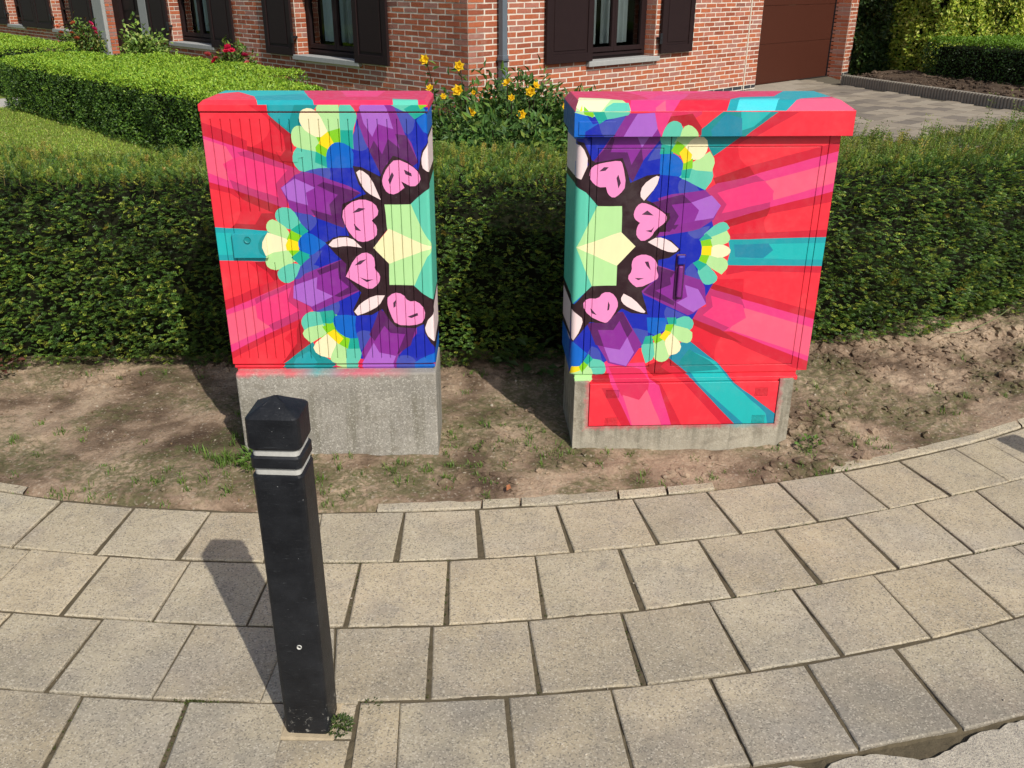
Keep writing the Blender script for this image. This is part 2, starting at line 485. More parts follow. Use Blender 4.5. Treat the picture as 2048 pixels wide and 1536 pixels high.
# ---- painted shapes (millimetres on the cabinet faces) and paving joints (metres)
MURAL_LEFT=[('r2',1,(-269,1476,-194,1481,-164,1409,-90,1345,-100,1218,-51,1199,-272,1291,-212,1312,-175,1349,-168,1390,-187,1418,-239,1449)),('r3',0,(-172,1422,-95,1349,-100,1223,-74,1218,-52,1197,-268,1284,-266,1302,-215,1291,-141,1265,-120,1289,-124,1345,-166,1395)),('r2b',0,(-430,1392,-353,1362,-264,1321,-266,1284,-430,1339)),('p2',0,(-429,1341,-263,1284,-60,1208,-97,1180,-124,1146,-161,1068,-303,1106,-427,1169)),('p1',0,(-430,1330,-345,1300,-322,1255,-360,1236,-348,1174,-426,1207)),('p4',0,(-302,1279,-263,1284,-60,1208,-96,1185,-150,1155,-128,1102,-142,1068,-175,1072,-274,1106,-333,1145,-343,1179,-270,1145,-171,1112,-171,1160,-127,1213,-238,1251,-285,1260)),('p3',0,(-360,1236,-322,1255,-289,1265,-202,1237,-125,1214,-176,1160,-167,1111,-269,1148,-343,1179)),('r2b',0,(-427,1169,-333,1140,-255,1102,-300,1092,-345,1126,-425,1145)),('r2',1,(-329,1135,-166,1072,-180,1028,-221,1008,-215,978,-362,987,-331,1022,-314,1062,-311,1101)),('r3',0,(-333,1140,-161,1072,-173,1043,-248,1077,-304,1104)),('r3',0,(-237,1047,-173,1048,-179,1033,-221,1008,-220,975,-362,990,-340,1007,-266,1003)),('t2',0,(-430,994,-327,987,-220,978,-203,947,-233,857,-428,862)),('t1',0,(-431,972,-359,969,-251,960,-260,886,-427,885)),('t3',1,(-263,922,-246,960,-210,973,-174,942,-211,876,-255,886)),('r2',1,(-308,852,-233,857,-191,818,-190,785,-134,780,-218,736,-294,730,-276,784,-283,828)),('r3',0,(-284,854,-233,857,-193,821,-192,765,-214,775,-238,813,-272,840)),('r2b',0,(-435,690,-351,720,-282,750,-184,789,-132,775,-426,650)),('p2',0,(-431,650,-297,706,-132,780,-136,711,-70,662,-122,606,-428,445)),('p1',0,(-428,630,-305,673,-301,621,-253,583,-425,503)),('p4',0,(-302,701,-132,778,-142,716,-71,667,-122,606,-243,568,-262,591,-142,646,-173,689,-151,751,-259,706,-299,681)),('p3',0,(-302,676,-171,736,-172,689,-130,652,-262,589,-301,621)),('r2b',0,(-430,466,-266,550,-126,616,-123,591,-218,550,-428,440)),('r2',1,(-201,529,-159,571,-118,601,-107,509,-212,420,-177,478,-179,509)),('r3',0,(-131,611,-97,509,-170,452,-222,420,-150,509,-147,565)),('t3',0,(-245,383,-217,415,-87,514,-67,468,-3,421,-20,384)),('t2',0,(-161,441,-105,473,-76,423,-191,388)),('rp',0,(-25,384,-13,415,12,421,91,442,132,474,157,416,234,406,263,385)),('t3',0,(-209,1512,-173,1454,-173,1418,-95,1347,-55,1372,14,1459,-16,1486,-33,1512)),('t2',0,(-200,1512,-169,1454,-164,1409,-112,1368,-75,1454,10,1468,-33,1512)),('rp',0,(14,1512,9,1459,84,1459,126,1457,166,1423,299,1464,429,1456,431,1514)),('b1',0,(33,1285,130,1313,156,1423,289,1451,420,1442,433,1438,424,1157,222,1093,202,923,12,907,-106,922,-105,993,-122,1068,-32,1033,-31,1209,33,1228)),('b1',0,(-129,785,-65,872,18,934,119,924,177,742,241,723,430,684,424,459,332,411,101,442,92,536,8,622,-67,642,-83,672,-142,751)),('s1',1,(138,1359,169,1396,197,1327,186,1294,157,1285,124,1294)),('s1',1,(275,1455,326,1437,367,1406,360,1365,340,1346,313,1364,283,1424)),('s1',1,(-75,1204,-20,1225,37,1221,40,1190,23,1171,-34,1180)),('s1',1,(-122,1068,-32,1038,-29,1008,-56,981,-93,1008)),('s1',1,(-129,785,-96,833,-57,865,-35,848,-37,826,-91,795)),('s1',1,(-57,644,14,702,37,682,28,642,4,629)),('s1',1,(91,551,118,565,148,560,151,531,117,479,94,484)),('s1',1,(246,445,295,456,328,438,332,409,249,406)),('b2',1,(31,1266,38,1294,59,1313,87,1317,129,1294,124,1224,28,1223)),('b2',1,(-110,932,-93,963,-67,976,1,930,-66,874,-101,897)),('b2',1,(371,1397,415,1438,433,1438,428,1342,402,1342)),('b2',1,(3,627,51,632,94,627,85,571,97,533,59,533,22,556,5,592)),('b2',1,(328,425,424,475,421,385,327,406)),('b1',0,(-109,902,-52,947,57,967,92,903,-12,831,-109,862)),('u1',0,(150,1405,169,1446,206,1475,243,1469,261,1460,289,1451,326,1346,349,1314,372,1243,279,1248,237,1186,203,1266,178,1322)),('u0',0,(165,1444,182,1462,206,1474,243,1469,263,1437,285,1363,229,1382,207,1336,177,1387)),('u2',0,(207,1336,229,1382,285,1363,307,1293,264,1327,239,1271,211,1322)),('u3',0,(192,1285,211,1322,239,1271,264,1327,307,1293,293,1346,331,1341,372,1243,345,1224,254,1243,234,1186)),('u1',0,(-95,1194,-60,1206,-23,1199,38,1175,104,1152,149,1127,91,1098,76,994,21,1019,-46,1043,-128,1060,-129,1092,-153,1146)),('u3',0,(-14,1156,9,1167,146,1127,82,1083,76,991,-27,1031,-47,1063,29,1041,24,1083,59,1120)),('u0',0,(-152,1146,-97,1181,-22,1146,-58,1122,-55,1080,-128,1102)),('u2',0,(-59,1127,-22,1146,59,1120,24,1083,29,1041,-55,1078)),('u1',0,(-136,785,-46,824,83,872,88,848,77,795,134,742,32,692,-66,647,-83,669,-146,704)),('u3',0,(-43,819,83,872,87,829,77,795,135,744,38,709,15,714,75,751,39,785,38,828,-34,800)),('u0',0,(-141,755,-44,791,-51,746,12,713,-78,669,-147,705)),('u2',0,(-44,795,38,828,39,785,75,751,12,713,-51,745)),('u1',0,(195,653,237,633,263,582,339,580,340,552,256,448,239,390,122,400,112,468,155,541)),('u3',0,(195,658,245,608,263,585,339,580,312,500,252,456,291,547,232,552,210,583,168,518,148,546)),('u0',0,(109,416,130,453,163,510,184,468,249,452,227,395,122,400)),('u2',0,(163,510,210,583,232,552,291,547,251,452,184,468)),('v',0,(-74,550,-41,607,18,632,93,541,98,484,55,479,6,468,-47,535)),('s1',0,(-141,782,-109,848,-68,891,-17,900,-48,853,-115,787)),('v',0,(-57,1349,3,1391,48,1364,86,1359,87,1313,48,1294,30,1256,-15,1284)),('m',1,(-95,1275,-70,1305,4,1289,-4,1247,37,1223,-20,1223,-70,1206,-96,1237)),('m',1,(85,1446,121,1460,145,1432,151,1405,131,1359,131,1294,76,1317,87,1368)),('g',1,(-95,1345,-84,1368,-69,1376,-41,1368,7,1322,-6,1284,-71,1298,-92,1308)),('g',1,(8,1450,47,1469,86,1459,85,1361,43,1352,6,1418)),('c',1,(-58,1413,-49,1432,-20,1440,9,1425,40,1353,8,1333,-37,1356,-58,1386)),('k',0,(85,1359,132,1359,130,1294,82,1316)),('k',0,(-8,1280,33,1263,35,1223,-14,1244)),('v',0,(41,1354,86,1366,84,1316,50,1312)),('v',0,(-7,1298,6,1313,40,1294,26,1265,-6,1284)),('y',0,(6,1312,15,1333,40,1353,58,1313,38,1293)),('m',1,(-186,1043,-174,1063,-151,1071,-118,1063,-91,1006,-130,980,-181,1018)),('g',1,(-225,998,-213,1018,-193,1024,-142,985,-142,942,-220,973)),('c',1,(-248,927,-223,970,-146,943,-148,904,-235,885)),('g',1,(-243,857,-229,887,-146,901,-125,859,-196,821,-235,831)),('k',0,(-131,982,-92,1008,-66,978,-92,957)),('k',0,(-128,863,-98,887,-68,874,-109,842)),('v',0,(-149,945,-131,980,-92,958,-111,926)),('v',0,(-149,903,-113,905,-94,890,-126,863)),('y',0,(-155,922,-144,946,-110,934,-110,903,-153,903)),('m',1,(271,1460,290,1474,379,1470,387,1456,353,1422,307,1440)),('k',0,(330,1437,378,1462,405,1433,366,1403)),('v',0,(374,1467,407,1470,410,1451,389,1438)),('b2',1,(29,1266,38,1294,59,1313,87,1317,131,1294,126,1224,30,1223)),('b2',1,(-110,930,-93,958,-67,974,1,930,-66,874,-99,894)),('m',1,(-201,809,-185,828,-142,848,-107,843,-134,785,-168,766,-195,782)),('k',0,(-139,871,-104,898,-69,884,-105,840)),('m',1,(-127,601,-110,632,-80,646,-43,642,-38,612,-31,589,-116,571)),('g',1,(-125,545,-113,573,-40,590,-24,556,-95,512)),('c',1,(-88,499,-27,548,21,515,-18,444,-73,460)),('g',1,(-21,442,14,510,58,492,49,413,-8,423)),('m',1,(50,484,101,489,109,455,78,403,45,413)),('k',0,(-45,644,3,650,15,627,7,596,-37,599)),('k',0,(58,525,97,535,101,487,58,486)),('v',0,(-41,581,4,598,6,571,-22,550)),('v',0,(16,510,34,531,63,525,53,486)),('y',0,(-24,552,4,567,37,530,18,507)),('b2',1,(5,622,28,632,96,627,88,571,97,532,58,531,22,556,6,586)),('k0',0,(126,1228,157,1224,227,1188,244,1219,280,1267,327,1248,373,1210,390,1286,411,1335,430,1346,424,1160,344,1084,236,1081,246,989,187,918,215,877,248,846,250,789,73,788,82,840,35,887,-1,933,56,958,95,958,69,1034,77,1083,150,1115,170,1123,144,1161)),('k0',0,(4,933,33,952,212,953,186,906,248,849,246,762,341,757,405,688,431,718,424,459,412,469,376,552,373,593,334,575,258,580,235,608,205,658,161,633,94,630,88,652,126,727,68,795,76,848,97,872,25,908)),('m0',0,(338,1082,423,1161,462,1161,449,685,409,689,335,760)),('g0',0,(238,1081,338,1082,408,910,339,758,241,760,246,964)),('c0',0,(186,911,249,986,409,910,244,847)),('h',1,(234,1181,256,1224,289,1256,345,1231,375,1201,379,1172,351,1148,304,1172,315,1147,282,1122,251,1127,237,1152)),('h',1,(70,1049,102,1088,154,1104,200,1086,214,1049,183,1019,203,994,198,954,153,934,119,942,85,989)),('h',1,(70,794,108,868,149,895,182,878,186,844,181,825,204,801,199,767,162,739,124,760)),('h',1,(223,698,256,726,290,719,310,687,348,689,377,653,372,603,330,586,258,590,239,633)),('k1',0,(258,1176,272,1205,277,1194,262,1159)),('k1',0,(318,1215,344,1201,346,1190,324,1199)),('k1',0,(113,1050,137,1068,162,1066,137,1055)),('k1',0,(114,1007,140,979,121,983)),('k1',0,(107,840,128,857,152,864,129,845)),('k1',0,(123,791,151,779,177,782,150,772)),('k1',0,(252,683,262,694,258,668,252,663)),('k1',0,(307,623,346,639,348,630,321,619)),('w',1,(138,1205,154,1215,190,1186,223,1101,173,1130,153,1160)),('w',1,(11,923,35,949,98,954,138,912,78,922,28,913)),('w',1,(93,646,121,682,175,713,217,714,192,672,148,647,104,631)),('w',1,(388,1267,406,1319,430,1337,426,1201,402,1203,387,1227)),('w',1,(375,583,430,684,425,506,406,508,381,550)),]
MURAL_RIGHT=[('r2b',0,(135,1330,269,1423,344,1423,185,1332,42,1250,30,1269)),('r2',1,(41,1260,131,1313,135,1269,147,1237,194,1204,65,1165,34,1225)),('r3',0,(49,1170,188,1217,222,1186,62,1145)),('r2b',0,(185,1217,542,1310,545,1272,212,1182)),('t3',0,(-38,1348,55,1424,264,1423,144,1333,41,1257,5,1314)),('t1',0,(124,1424,234,1423,175,1371,132,1357)),('t4',0,(16,1357,65,1417,127,1400,134,1333,24,1328)),('p2',0,(18,1119,232,1189,545,1275,536,1116,284,1056,68,979,53,1021,85,1068,40,1104)),('p1',0,(248,1156,546,1235,541,1154,296,1084,291,1120)),('p4',0,(18,1119,67,1150,217,1179,256,1156,216,1151,73,1114,114,1068,98,1034,284,1079,284,1053,67,982,54,1016,87,1063,43,1104)),('p3',0,(71,1113,215,1153,251,1158,293,1118,285,1077,96,1033,113,1068)),('r2b',0,(282,1053,538,1117,539,1077,277,1027)),('r2',1,(124,995,282,1030,265,999,277,962,300,927,141,928)),('r3',0,(107,1000,287,1053,277,1022,131,979)),('r2b',0,(139,947,536,962,541,927,141,925)),('t2',0,(133,925,540,931,542,808,136,818,146,877)),('t1',0,(159,904,539,906,543,838,170,850)),('t4',0,(158,904,297,906,319,880,283,848,169,852)),('r2b',0,(136,818,542,809,543,783,224,795,140,779)),('r2',0,(88,760,212,759,220,682,79,731)),('r3',0,(78,743,216,700,231,664,64,719)),('r2b',0,(212,706,557,606,558,564,229,653)),('p2',0,(45,731,222,670,563,570,545,365,168,527,-9,607,20,631,76,643,55,690)),('p1',0,(232,632,556,533,545,409,178,540)),('p4',0,(46,728,209,679,231,635,89,685,95,642,61,606,177,552,145,526,-9,605,20,631,71,643,54,690)),('p3',0,(86,688,220,645,240,591,176,550,59,605,98,640)),('r2b',0,(130,533,185,529,542,384,541,349,468,363,232,470)),('r2',1,(19,583,135,536,144,509,120,460,126,397,16,486)),('r3',0,(12,592,135,540,237,476,111,520,26,562)),('r2b',0,(9,492,57,482,181,345,253,274,424,149,426,133,209,303,78,432)),('t4',0,(-74,409,-25,483,12,489,138,390,211,307,425,143,431,92,245,96,30,319)),('t1',0,(-18,399,13,449,129,394,189,320,365,160,382,97,288,99,60,309)),('t3',0,(-26,393,13,452,105,397,150,359,16,348)),('r3',0,(-174,377,-71,413,16,342,-130,332)),('r2b',0,(-82,400,30,322,248,96,197,94,1,307,-101,375)),('r2b',0,(-157,338,-105,312,10,94,-41,90,-114,274)),('p2',0,(-347,398,-262,391,-175,395,-153,326,-110,299,-38,90,-203,81,-317,316)),('rp',0,(-325,379,-256,384,-191,364,-153,319,-159,255,-194,235,-267,256)),('p1',0,(-262,257,-190,232,-160,281,-81,96,-203,85)),('r2b',0,(-354,291,-309,290,-206,85,-245,84)),('r3',0,(-400,349,-324,347,-319,316,-393,317)),('rp',0,(-296,1453,-34,1491,-27,1417,-91,1378,-133,1391,-167,1349,-173,1324,-205,1418)),('p2',0,(-206,1421,-139,1421,-167,1353,-177,1331)),('r3',0,(-142,1407,-61,1417,-24,1367,-22,1338,-91,1374,-133,1391,-164,1353)),('b1',0,(-521,1439,-310,1426,-319,1319,-164,1319,-138,1224,-8,1224,21,1127,74,947,29,886,96,760,14,588,-87,545,-177,468,-281,447,-404,357,-510,347,-517,595,-376,680,-184,888,-295,1090,-517,1283)),('b2',0,(-508,1422,-467,1419,-436,1379,-411,1386,-465,1354,-466,1325,-505,1322)),('b2',1,(-165,1265,-120,1268,-88,1250,-69,1213,-78,1178,-163,1187)),('b2',0,(-175,597,-91,594,-91,545,-138,520,-166,533)),('b2',0,(-504,366,-493,451,-482,496,-420,440,-448,385)),('s1',1,(-413,1383,-378,1393,-313,1416,-335,1346,-364,1328,-396,1336)),('s1',1,(-214,1238,-196,1273,-161,1313,-166,1249)),('s1',1,(-90,1153,-67,1174,-40,1170,1,1118,-80,1105)),('s1',1,(-31,967,52,981,36,946,4,928,-32,949)),('s1',1,(-33,802,-1,832,24,774,47,750,-23,772)),('s1',1,(-105,620,-96,643,-9,602,-96,590)),('s1',1,(-239,542,-228,552,-169,537,-168,516,-190,469)),('s1',1,(-420,435,-400,472,-369,459,-353,401,-407,417)),('u1',0,(-360,1325,-305,1418,-265,1418,-205,1420,-193,1367,-169,1322,-179,1310,-235,1238,-268,1160,-298,1214,-314,1244,-423,1234)),('u3',0,(-427,1234,-384,1281,-356,1328,-348,1321,-359,1273,-293,1272,-276,1227,-241,1289,-233,1238,-268,1160,-297,1196,-314,1244)),('u0',0,(-268,1417,-205,1420,-191,1363,-241,1288,-263,1332,-317,1333)),('u2',0,(-358,1273,-315,1333,-262,1332,-241,1290,-276,1225,-293,1273)),('u1',0,(-162,1093,-110,1108,-69,1112,21,1123,84,1064,64,1008,11,972,-18,964,-167,939,-202,1010,-123,1020)),('u3',0,(-186,1077,-65,1105,-52,1092,-104,1061,-74,1026,-92,989,-75,987,-89,969,-130,991,-120,1023)),('u3',0,(-149,1085,-68,1107,-29,1074,-106,1067,-74,1022,-89,986,-108,960,-140,965)),('u0',0,(-30,1075,48,1102,87,1063,62,1015,-14,1003,3,1036)),('u2',0,(-107,1067,-30,1074,2,1045,-13,1002,-91,987,-74,1022)),('u1',0,(-145,820,-33,779,39,755,54,726,65,659,17,615,-5,606,-191,698,-208,715,-149,757)),('u3',0,(-145,817,-75,793,-91,765,-85,741,-147,714,-61,679,-68,649,-196,708,-149,757)),('u0',0,(-32,738,27,717,66,654,17,620,-55,661,-15,684)),('u2',0,(-147,714,-84,736,-91,770,-29,737,-15,686,-56,663)),('u1',0,(-423,574,-358,578,-305,621,-278,623,-191,477,-251,379,-327,396,-372,472)),('u3',0,(-423,574,-359,580,-310,618,-278,623,-234,542,-253,510,-290,583,-312,542,-375,544,-347,471,-384,480)),('u0',0,(-348,470,-278,457,-253,510,-222,442,-251,382,-320,402)),('u2',0,(-376,545,-312,543,-289,583,-254,511,-282,457,-348,470)),('m',1,(-171,1328,-162,1360,-149,1382,-126,1392,-97,1378,-94,1327,-93,1316,-118,1289,-162,1300)),('g',1,(-101,1327,-92,1367,-68,1377,-38,1353,-32,1327,-65,1289,-113,1307)),('m',1,(-74,1170,-43,1207,-5,1211,1,1147)),('m',1,(-84,1176,-51,1208,38,1208,47,1170,19,1127)),('g',1,(-47,1225,25,1271,48,1239,38,1198,-41,1206)),('c',1,(-79,1277,-39,1328,7,1324,16,1284,-4,1247,-46,1243)),('k',0,(-162,1299,-120,1291,-118,1267,-167,1266)),('k',0,(-77,1202,-41,1210,-48,1174,-76,1175)),('v',0,(-124,1276,-104,1311,-75,1294,-93,1260)),('v',0,(-73,1232,-40,1245,-39,1211,-74,1205)),('y',0,(-91,1268,-72,1288,-45,1261,-48,1242,-71,1230)),('m',1,(34,948,82,991,113,996,130,973,103,945,49,929)),('g',1,(54,931,122,959,140,931,127,909,62,897)),('g',1,(52,843,68,865,131,846,143,812,119,783,54,821)),('c',1,(59,894,106,906,144,888,143,866,107,850,62,863)),('m',1,(17,802,39,832,101,777,99,749,62,736,42,752)),('k',0,(18,926,40,949,64,931,32,908)),('k',0,(0,829,22,842,53,823,26,800)),('v',0,(22,919,58,927,69,897,30,895)),('v',0,(22,841,31,868,60,862,50,828)),('y',0,(30,897,66,898,67,862,30,866)),('m',1,(-57,586,-9,603,22,577,15,542,-22,536,-60,564)),('g',1,(-73,532,-57,560,17,539,21,494,-4,480,-65,512)),('g',1,(-147,481,-98,498,-68,430,-78,407,-106,396,-136,418)),('m',1,(-192,467,-177,486,-142,482,-133,416,-167,394)),('c',1,(-96,495,-68,524,-21,474,-32,438,-70,428)),('k',0,(-91,595,-54,594,-52,570,-82,568)),('k',0,(-175,511,-149,517,-144,483,-183,481)),('v',0,(-91,564,-61,565,-73,534,-95,539)),('v',0,(-147,510,-115,526,-103,499,-131,483)),('y',0,(-115,509,-93,538,-72,530,-94,495)),('y',0,(-494,345,-481,379,-447,381,-446,347)),('m',1,(-418,382,-403,416,-350,405,-338,368,-343,346,-390,341)),('g',1,(-489,345,-438,362,-416,387,-393,359,-398,322,-432,308,-464,288,-488,288)),('v',0,(-449,379,-430,406,-414,390,-438,357)),('k',0,(-431,406,-413,436,-396,415,-416,392)),('g',0,(-508,1424,-486,1424,-302,1425,-305,1416,-360,1404,-467,1416)),('v',0,(-469,1424,-431,1423,-438,1407,-467,1419)),('m',0,(-405,1423,-298,1423,-305,1416,-360,1404,-384,1400)),('k',0,(-435,1423,-396,1423,-385,1400,-411,1384)),('k0',0,(-497,1314,-463,1307,-431,1241,-416,1232,-313,1249,-291,1196,-277,1153,-212,1181,-163,1188,-170,1150,-210,1087,-182,1074,-110,1019,-127,987,-123,960,-301,961,-307,1063,-401,1064,-449,1116,-499,1148,-500,1178,-466,1174,-442,1226,-454,1267)),('k0',0,(-309,1035,-114,1034,-112,1012,-162,938,-99,923,-58,884,-102,853,-146,844,-145,775,-206,714,-174,612,-241,619,-283,640,-349,575,-414,582,-445,542,-482,493,-494,501,-504,671,-480,656,-411,739,-311,740,-316,828,-244,901,-303,960)),('m0',0,(-515,1156,-449,1117,-401,1064,-443,963,-509,963)),('m0',0,(-523,1037,-418,1036,-450,957,-477,898,-451,843,-410,740,-487,659,-514,704)),('g0',0,(-401,1063,-305,1063,-302,957,-243,901,-313,823,-311,739,-410,738,-477,897)),('c0',0,(-478,898,-303,959,-243,901,-313,823)),('h',1,(-438,1191,-426,1219,-389,1230,-322,1240,-310,1226,-293,1143,-315,1112,-341,1096,-361,1112,-370,1140,-400,1139,-429,1162)),('h',1,(-255,1036,-243,1066,-221,1076,-181,1062,-133,1031,-123,1018,-127,1000,-169,966,-179,941,-214,920,-239,942,-240,972,-232,990,-227,996,-251,1014)),('h',1,(-252,832,-241,856,-206,868,-169,855,-148,827,-152,803,-140,775,-149,760,-220,726,-249,748,-265,772,-247,800)),('h',1,(-445,656,-427,683,-381,680,-364,708,-327,708,-302,673,-301,640,-336,581,-354,577,-420,611)),('k1',0,(-399,1200,-381,1214,-365,1215,-377,1203)),('k1',0,(-330,1173,-325,1185,-315,1154,-322,1135)),('k1',0,(-223,1030,-203,1044,-178,1026)),('k1',0,(-204,964,-182,966,-171,980,-181,958)),('k1',0,(-198,836,-186,837,-174,803,-190,821)),('k1',0,(-235,769,-199,767,-222,761)),('k1',0,(-412,641,-402,628,-386,611,-406,621)),('k1',0,(-342,631,-340,669,-334,655,-336,634)),('w',1,(-500,1300,-469,1296,-441,1234,-469,1170,-497,1178)),('w',1,(-235,1105,-226,1146,-178,1181,-165,1177,-174,1141,-218,1086)),('w',1,(-191,918,-153,939,-107,923,-68,889,-77,875,-118,880)),('w',1,(-289,678,-278,701,-235,678,-185,624,-190,618,-233,633,-271,653)),('w',1,(-493,635,-465,613,-441,593,-454,544,-479,500,-490,511)),]
MURAL_LEFT_TOP=[('t1',0,(-449,247,-462,478,-130,488,-39,145,18,1,-190,-12,-249,178,-346,322,-405,265)),('t2',0,(-249,178,-84,266,-39,145,18,1,-188,-19)),('rp',0,(-130,488,418,505,459,-30,27,-42,-47,184)),('p3',1,(15,493,235,500,216,172,101,169)),('m',0,(299,-34,283,103,375,79,390,-32)),]
MURAL_RIGHT_TOP=[('rp',0,(-557,212,-473,588,112,617,-80,-191,-527,-182)),('p3',0,(-265,404,-152,444,125,398,28,331,-154,221,-204,-2,-211,206)),('p2',0,(-281,86,-187,129,-151,237,-15,283,-188,-189,-331,-186)),('p1',0,(-195,26,-150,84,-192,-176,-223,-175)),('r2',0,(-73,122,119,138,6,-159,-204,-154)),('t2',0,(-7,-192,114,118,166,178,309,205,420,416,552,510,597,509,580,213,390,133,294,-2,188,-197)),('t5',0,(30,-193,151,126,308,135,165,-196)),('p1',0,(186,-196,294,-2,392,125,582,150,514,-169,494,-220)),('g',1,(-532,-181,-469,174,-374,141,-296,63,-298,-14,-344,-198)),('c',0,(-496,32,-468,164,-348,117,-408,2,-445,-52)),('y',0,(-532,-181,-515,-104,-473,46,-492,-182)),('v',0,(-494,-182,-466,37,-437,-47,-465,-195)),('m',1,(-437,-196,-420,-80,-370,64,-296,63,-299,-5,-344,-198)),('k',1,(-464,-195,-423,-47,-420,-171,-423,-209)),]
MURAL_RIGHT_SIDE=[('w',0,(920,1273,-48,1315,-39,1179,549,1141,880,1116)),('k0',0,(881,1121,549,1141,-38,1181,-47,1151,519,1112,866,1064)),('m0',0,(869,1073,519,1114,-47,1153,-140,1005,788,762)),('m0',0,(774,866,62,1035,-23,671,520,654,708,613)),('k0',0,(708,613,520,654,-39,687,-50,648,511,620,696,567)),('w',0,(696,567,511,620,-49,652,-84,532,55,487,556,475,664,443)),('k0',0,(665,448,557,480,-24,521,-27,510,660,428)),]
JOINTS=[[(-1.771,3.057,-1.807,2.741),(-1.469,3.010,-1.486,2.696),(-1.160,2.978,-1.190,2.663),(-0.728,2.974,-0.702,2.649),(-0.413,2.976,-0.417,2.674),(-0.136,2.998,-0.100,2.693),(0.175,3.042,0.216,2.735),(0.783,3.136,0.850,2.835),(1.088,3.211,1.165,2.916),(1.385,3.299,1.467,3.026),(1.659,3.402,1.757,3.115),(1.946,3.520,2.051,3.227),(2.116,3.587,2.207,3.325)],
[(-1.729,2.712,-1.748,2.529),(-1.430,2.673,-1.458,2.357),(-1.133,2.641,-1.150,2.326),(-0.830,2.643,-0.846,2.309),(-0.530,2.634,-0.525,2.311),(-0.222,2.647,-0.215,2.312),(0.083,2.688,0.112,2.347),(0.388,2.730,0.429,2.391),(0.689,2.789,0.741,2.461),(0.990,2.860,1.052,2.539),(1.285,2.933,1.355,2.621),(1.584,3.044,1.666,2.721),(1.873,3.134,1.937,2.812)],
[(-1.614,2.342,-1.633,2.207),(-1.313,2.320,-1.340,2.016),(-1.004,2.299,-1.023,1.984),(-0.697,2.310,-0.714,1.982),(-0.559,2.297,-0.512,1.986),(-0.253,2.299,-0.240,1.988),(0.051,2.328,0.084,2.004),(0.356,2.367,0.387,2.032),(0.658,2.417,0.701,2.110),(0.954,2.487,1.005,2.177),(1.252,2.573,1.316,2.259),(1.549,2.663,1.626,2.351),(1.828,2.766,1.919,2.455)],
[(-1.228,1.983,-1.217,1.734),(-0.921,1.952,-0.913,1.735),(-0.314,1.969,-0.297,1.738),(-0.015,1.989,0.004,1.739),(0.291,2.016,0.315,1.741),(0.587,2.060,0.628,1.747),(0.886,2.131,0.936,1.807),(1.182,2.204,1.238,1.883),(1.483,2.288,1.550,2.004)],
]
LINES=[[0.0026, -0.0009, 0.0671, 0.112, 3.0135], [-0.0004, -0.0007, 0.0775, 0.1124, 2.6854], [-0.0044, -0.0008, 0.0903, 0.1052, 2.3307], [0.0022, 0.0748, 0.0909, 2.0011], [0.0741, 0.0758, 1.6694]]

# ================================================================== GROUND
ground = link('ground', box_mesh('ground', (-150, 150, -60, 240, -0.6, -0.09), simple_mat('far_ground', (0.06, 0.075, 0.03), 0.95, 0.1, 0.5, 0.6)), kind='structure')


def line_y(i, x):
    """ground curve of paving row line i; outside the fitted span it runs on straight"""
    c = LINES[i]
    lo, hi = (-2.2, 2.45)
    xc = np.clip(x, lo, hi)
    d = np.polyder(c)
    return np.polyval(c, xc) + np.polyval(d, xc) * (x - xc)


# row line 4 continues left parallel to line 3
LINES[4] = list(np.polyfit(np.r_[np.linspace(-2.2, 0.4, 20), np.linspace(0.65, 1.6, 20)],
                           np.r_[line_y(3, np.linspace(-2.2, 0.4, 20)) - 0.318, np.polyval(LINES[4], np.linspace(0.65, 1.6, 20))], 4))


def ribbon(name, xa, xb, ya, yb, z0, z1, mat, n=60):
    xs = np.linspace(xa, xb, n)
    a, b = ya(xs), yb(xs)
    V = np.concatenate([np.c_[xs, a, np.full(n, z1)], np.c_[xs, b, np.full(n, z1)], np.c_[xs, a, np.full(n, z0)], np.c_[xs, b, np.full(n, z0)]])
    i = np.arange(n - 1)
    F = np.concatenate([np.c_[i, i + 1, n + i + 1, n + i], np.c_[2 * n + i, 2 * n + i + 1, i + 1, i], np.c_[n + i, n + i + 1, 3 * n + i + 1, 3 * n + i]])
    return npmesh(name, V, F, mat)


# joint filling: a sandy sheet that lies here nearly flush with the tiles, there a centimetre down
nj, mj = 600, 110
xs = np.linspace(-4.2, 4.2, nj)
tj = np.linspace(0, 1, mj)
Yj = (line_y(4, xs) - 0.11)[None] + (line_y(0, xs) + 0.012 - line_y(4, xs) + 0.11)[None] * tj[:, None]
Xj = np.repeat(xs[None], mj, 0)
Pj = np.c_[Xj.ravel(), Yj.ravel()]
Zj = -0.0075 + 0.0035 * fbm(Pj, 5.0, 3, 90) + 0.0025 * fbm(Pj, 40.0, 2, 91)
Zj = np.where((Pj[:, 1] < line_y(4, Pj[:, 0]) + 0.004), -0.016 + 0.004 * fbm(Pj, 14.0, 3, 93), np.minimum(Zj, -0.0042))
ij = np.arange(nj * mj).reshape(mj, nj)
pavement = link('pavement', npmesh('pavement', np.c_[Pj, Zj], np.stack([ij[:-1, :-1], ij[:-1, 1:], ij[1:, 1:], ij[1:, :-1]], -1).reshape(-1, 4), JOINT), kind='structure')

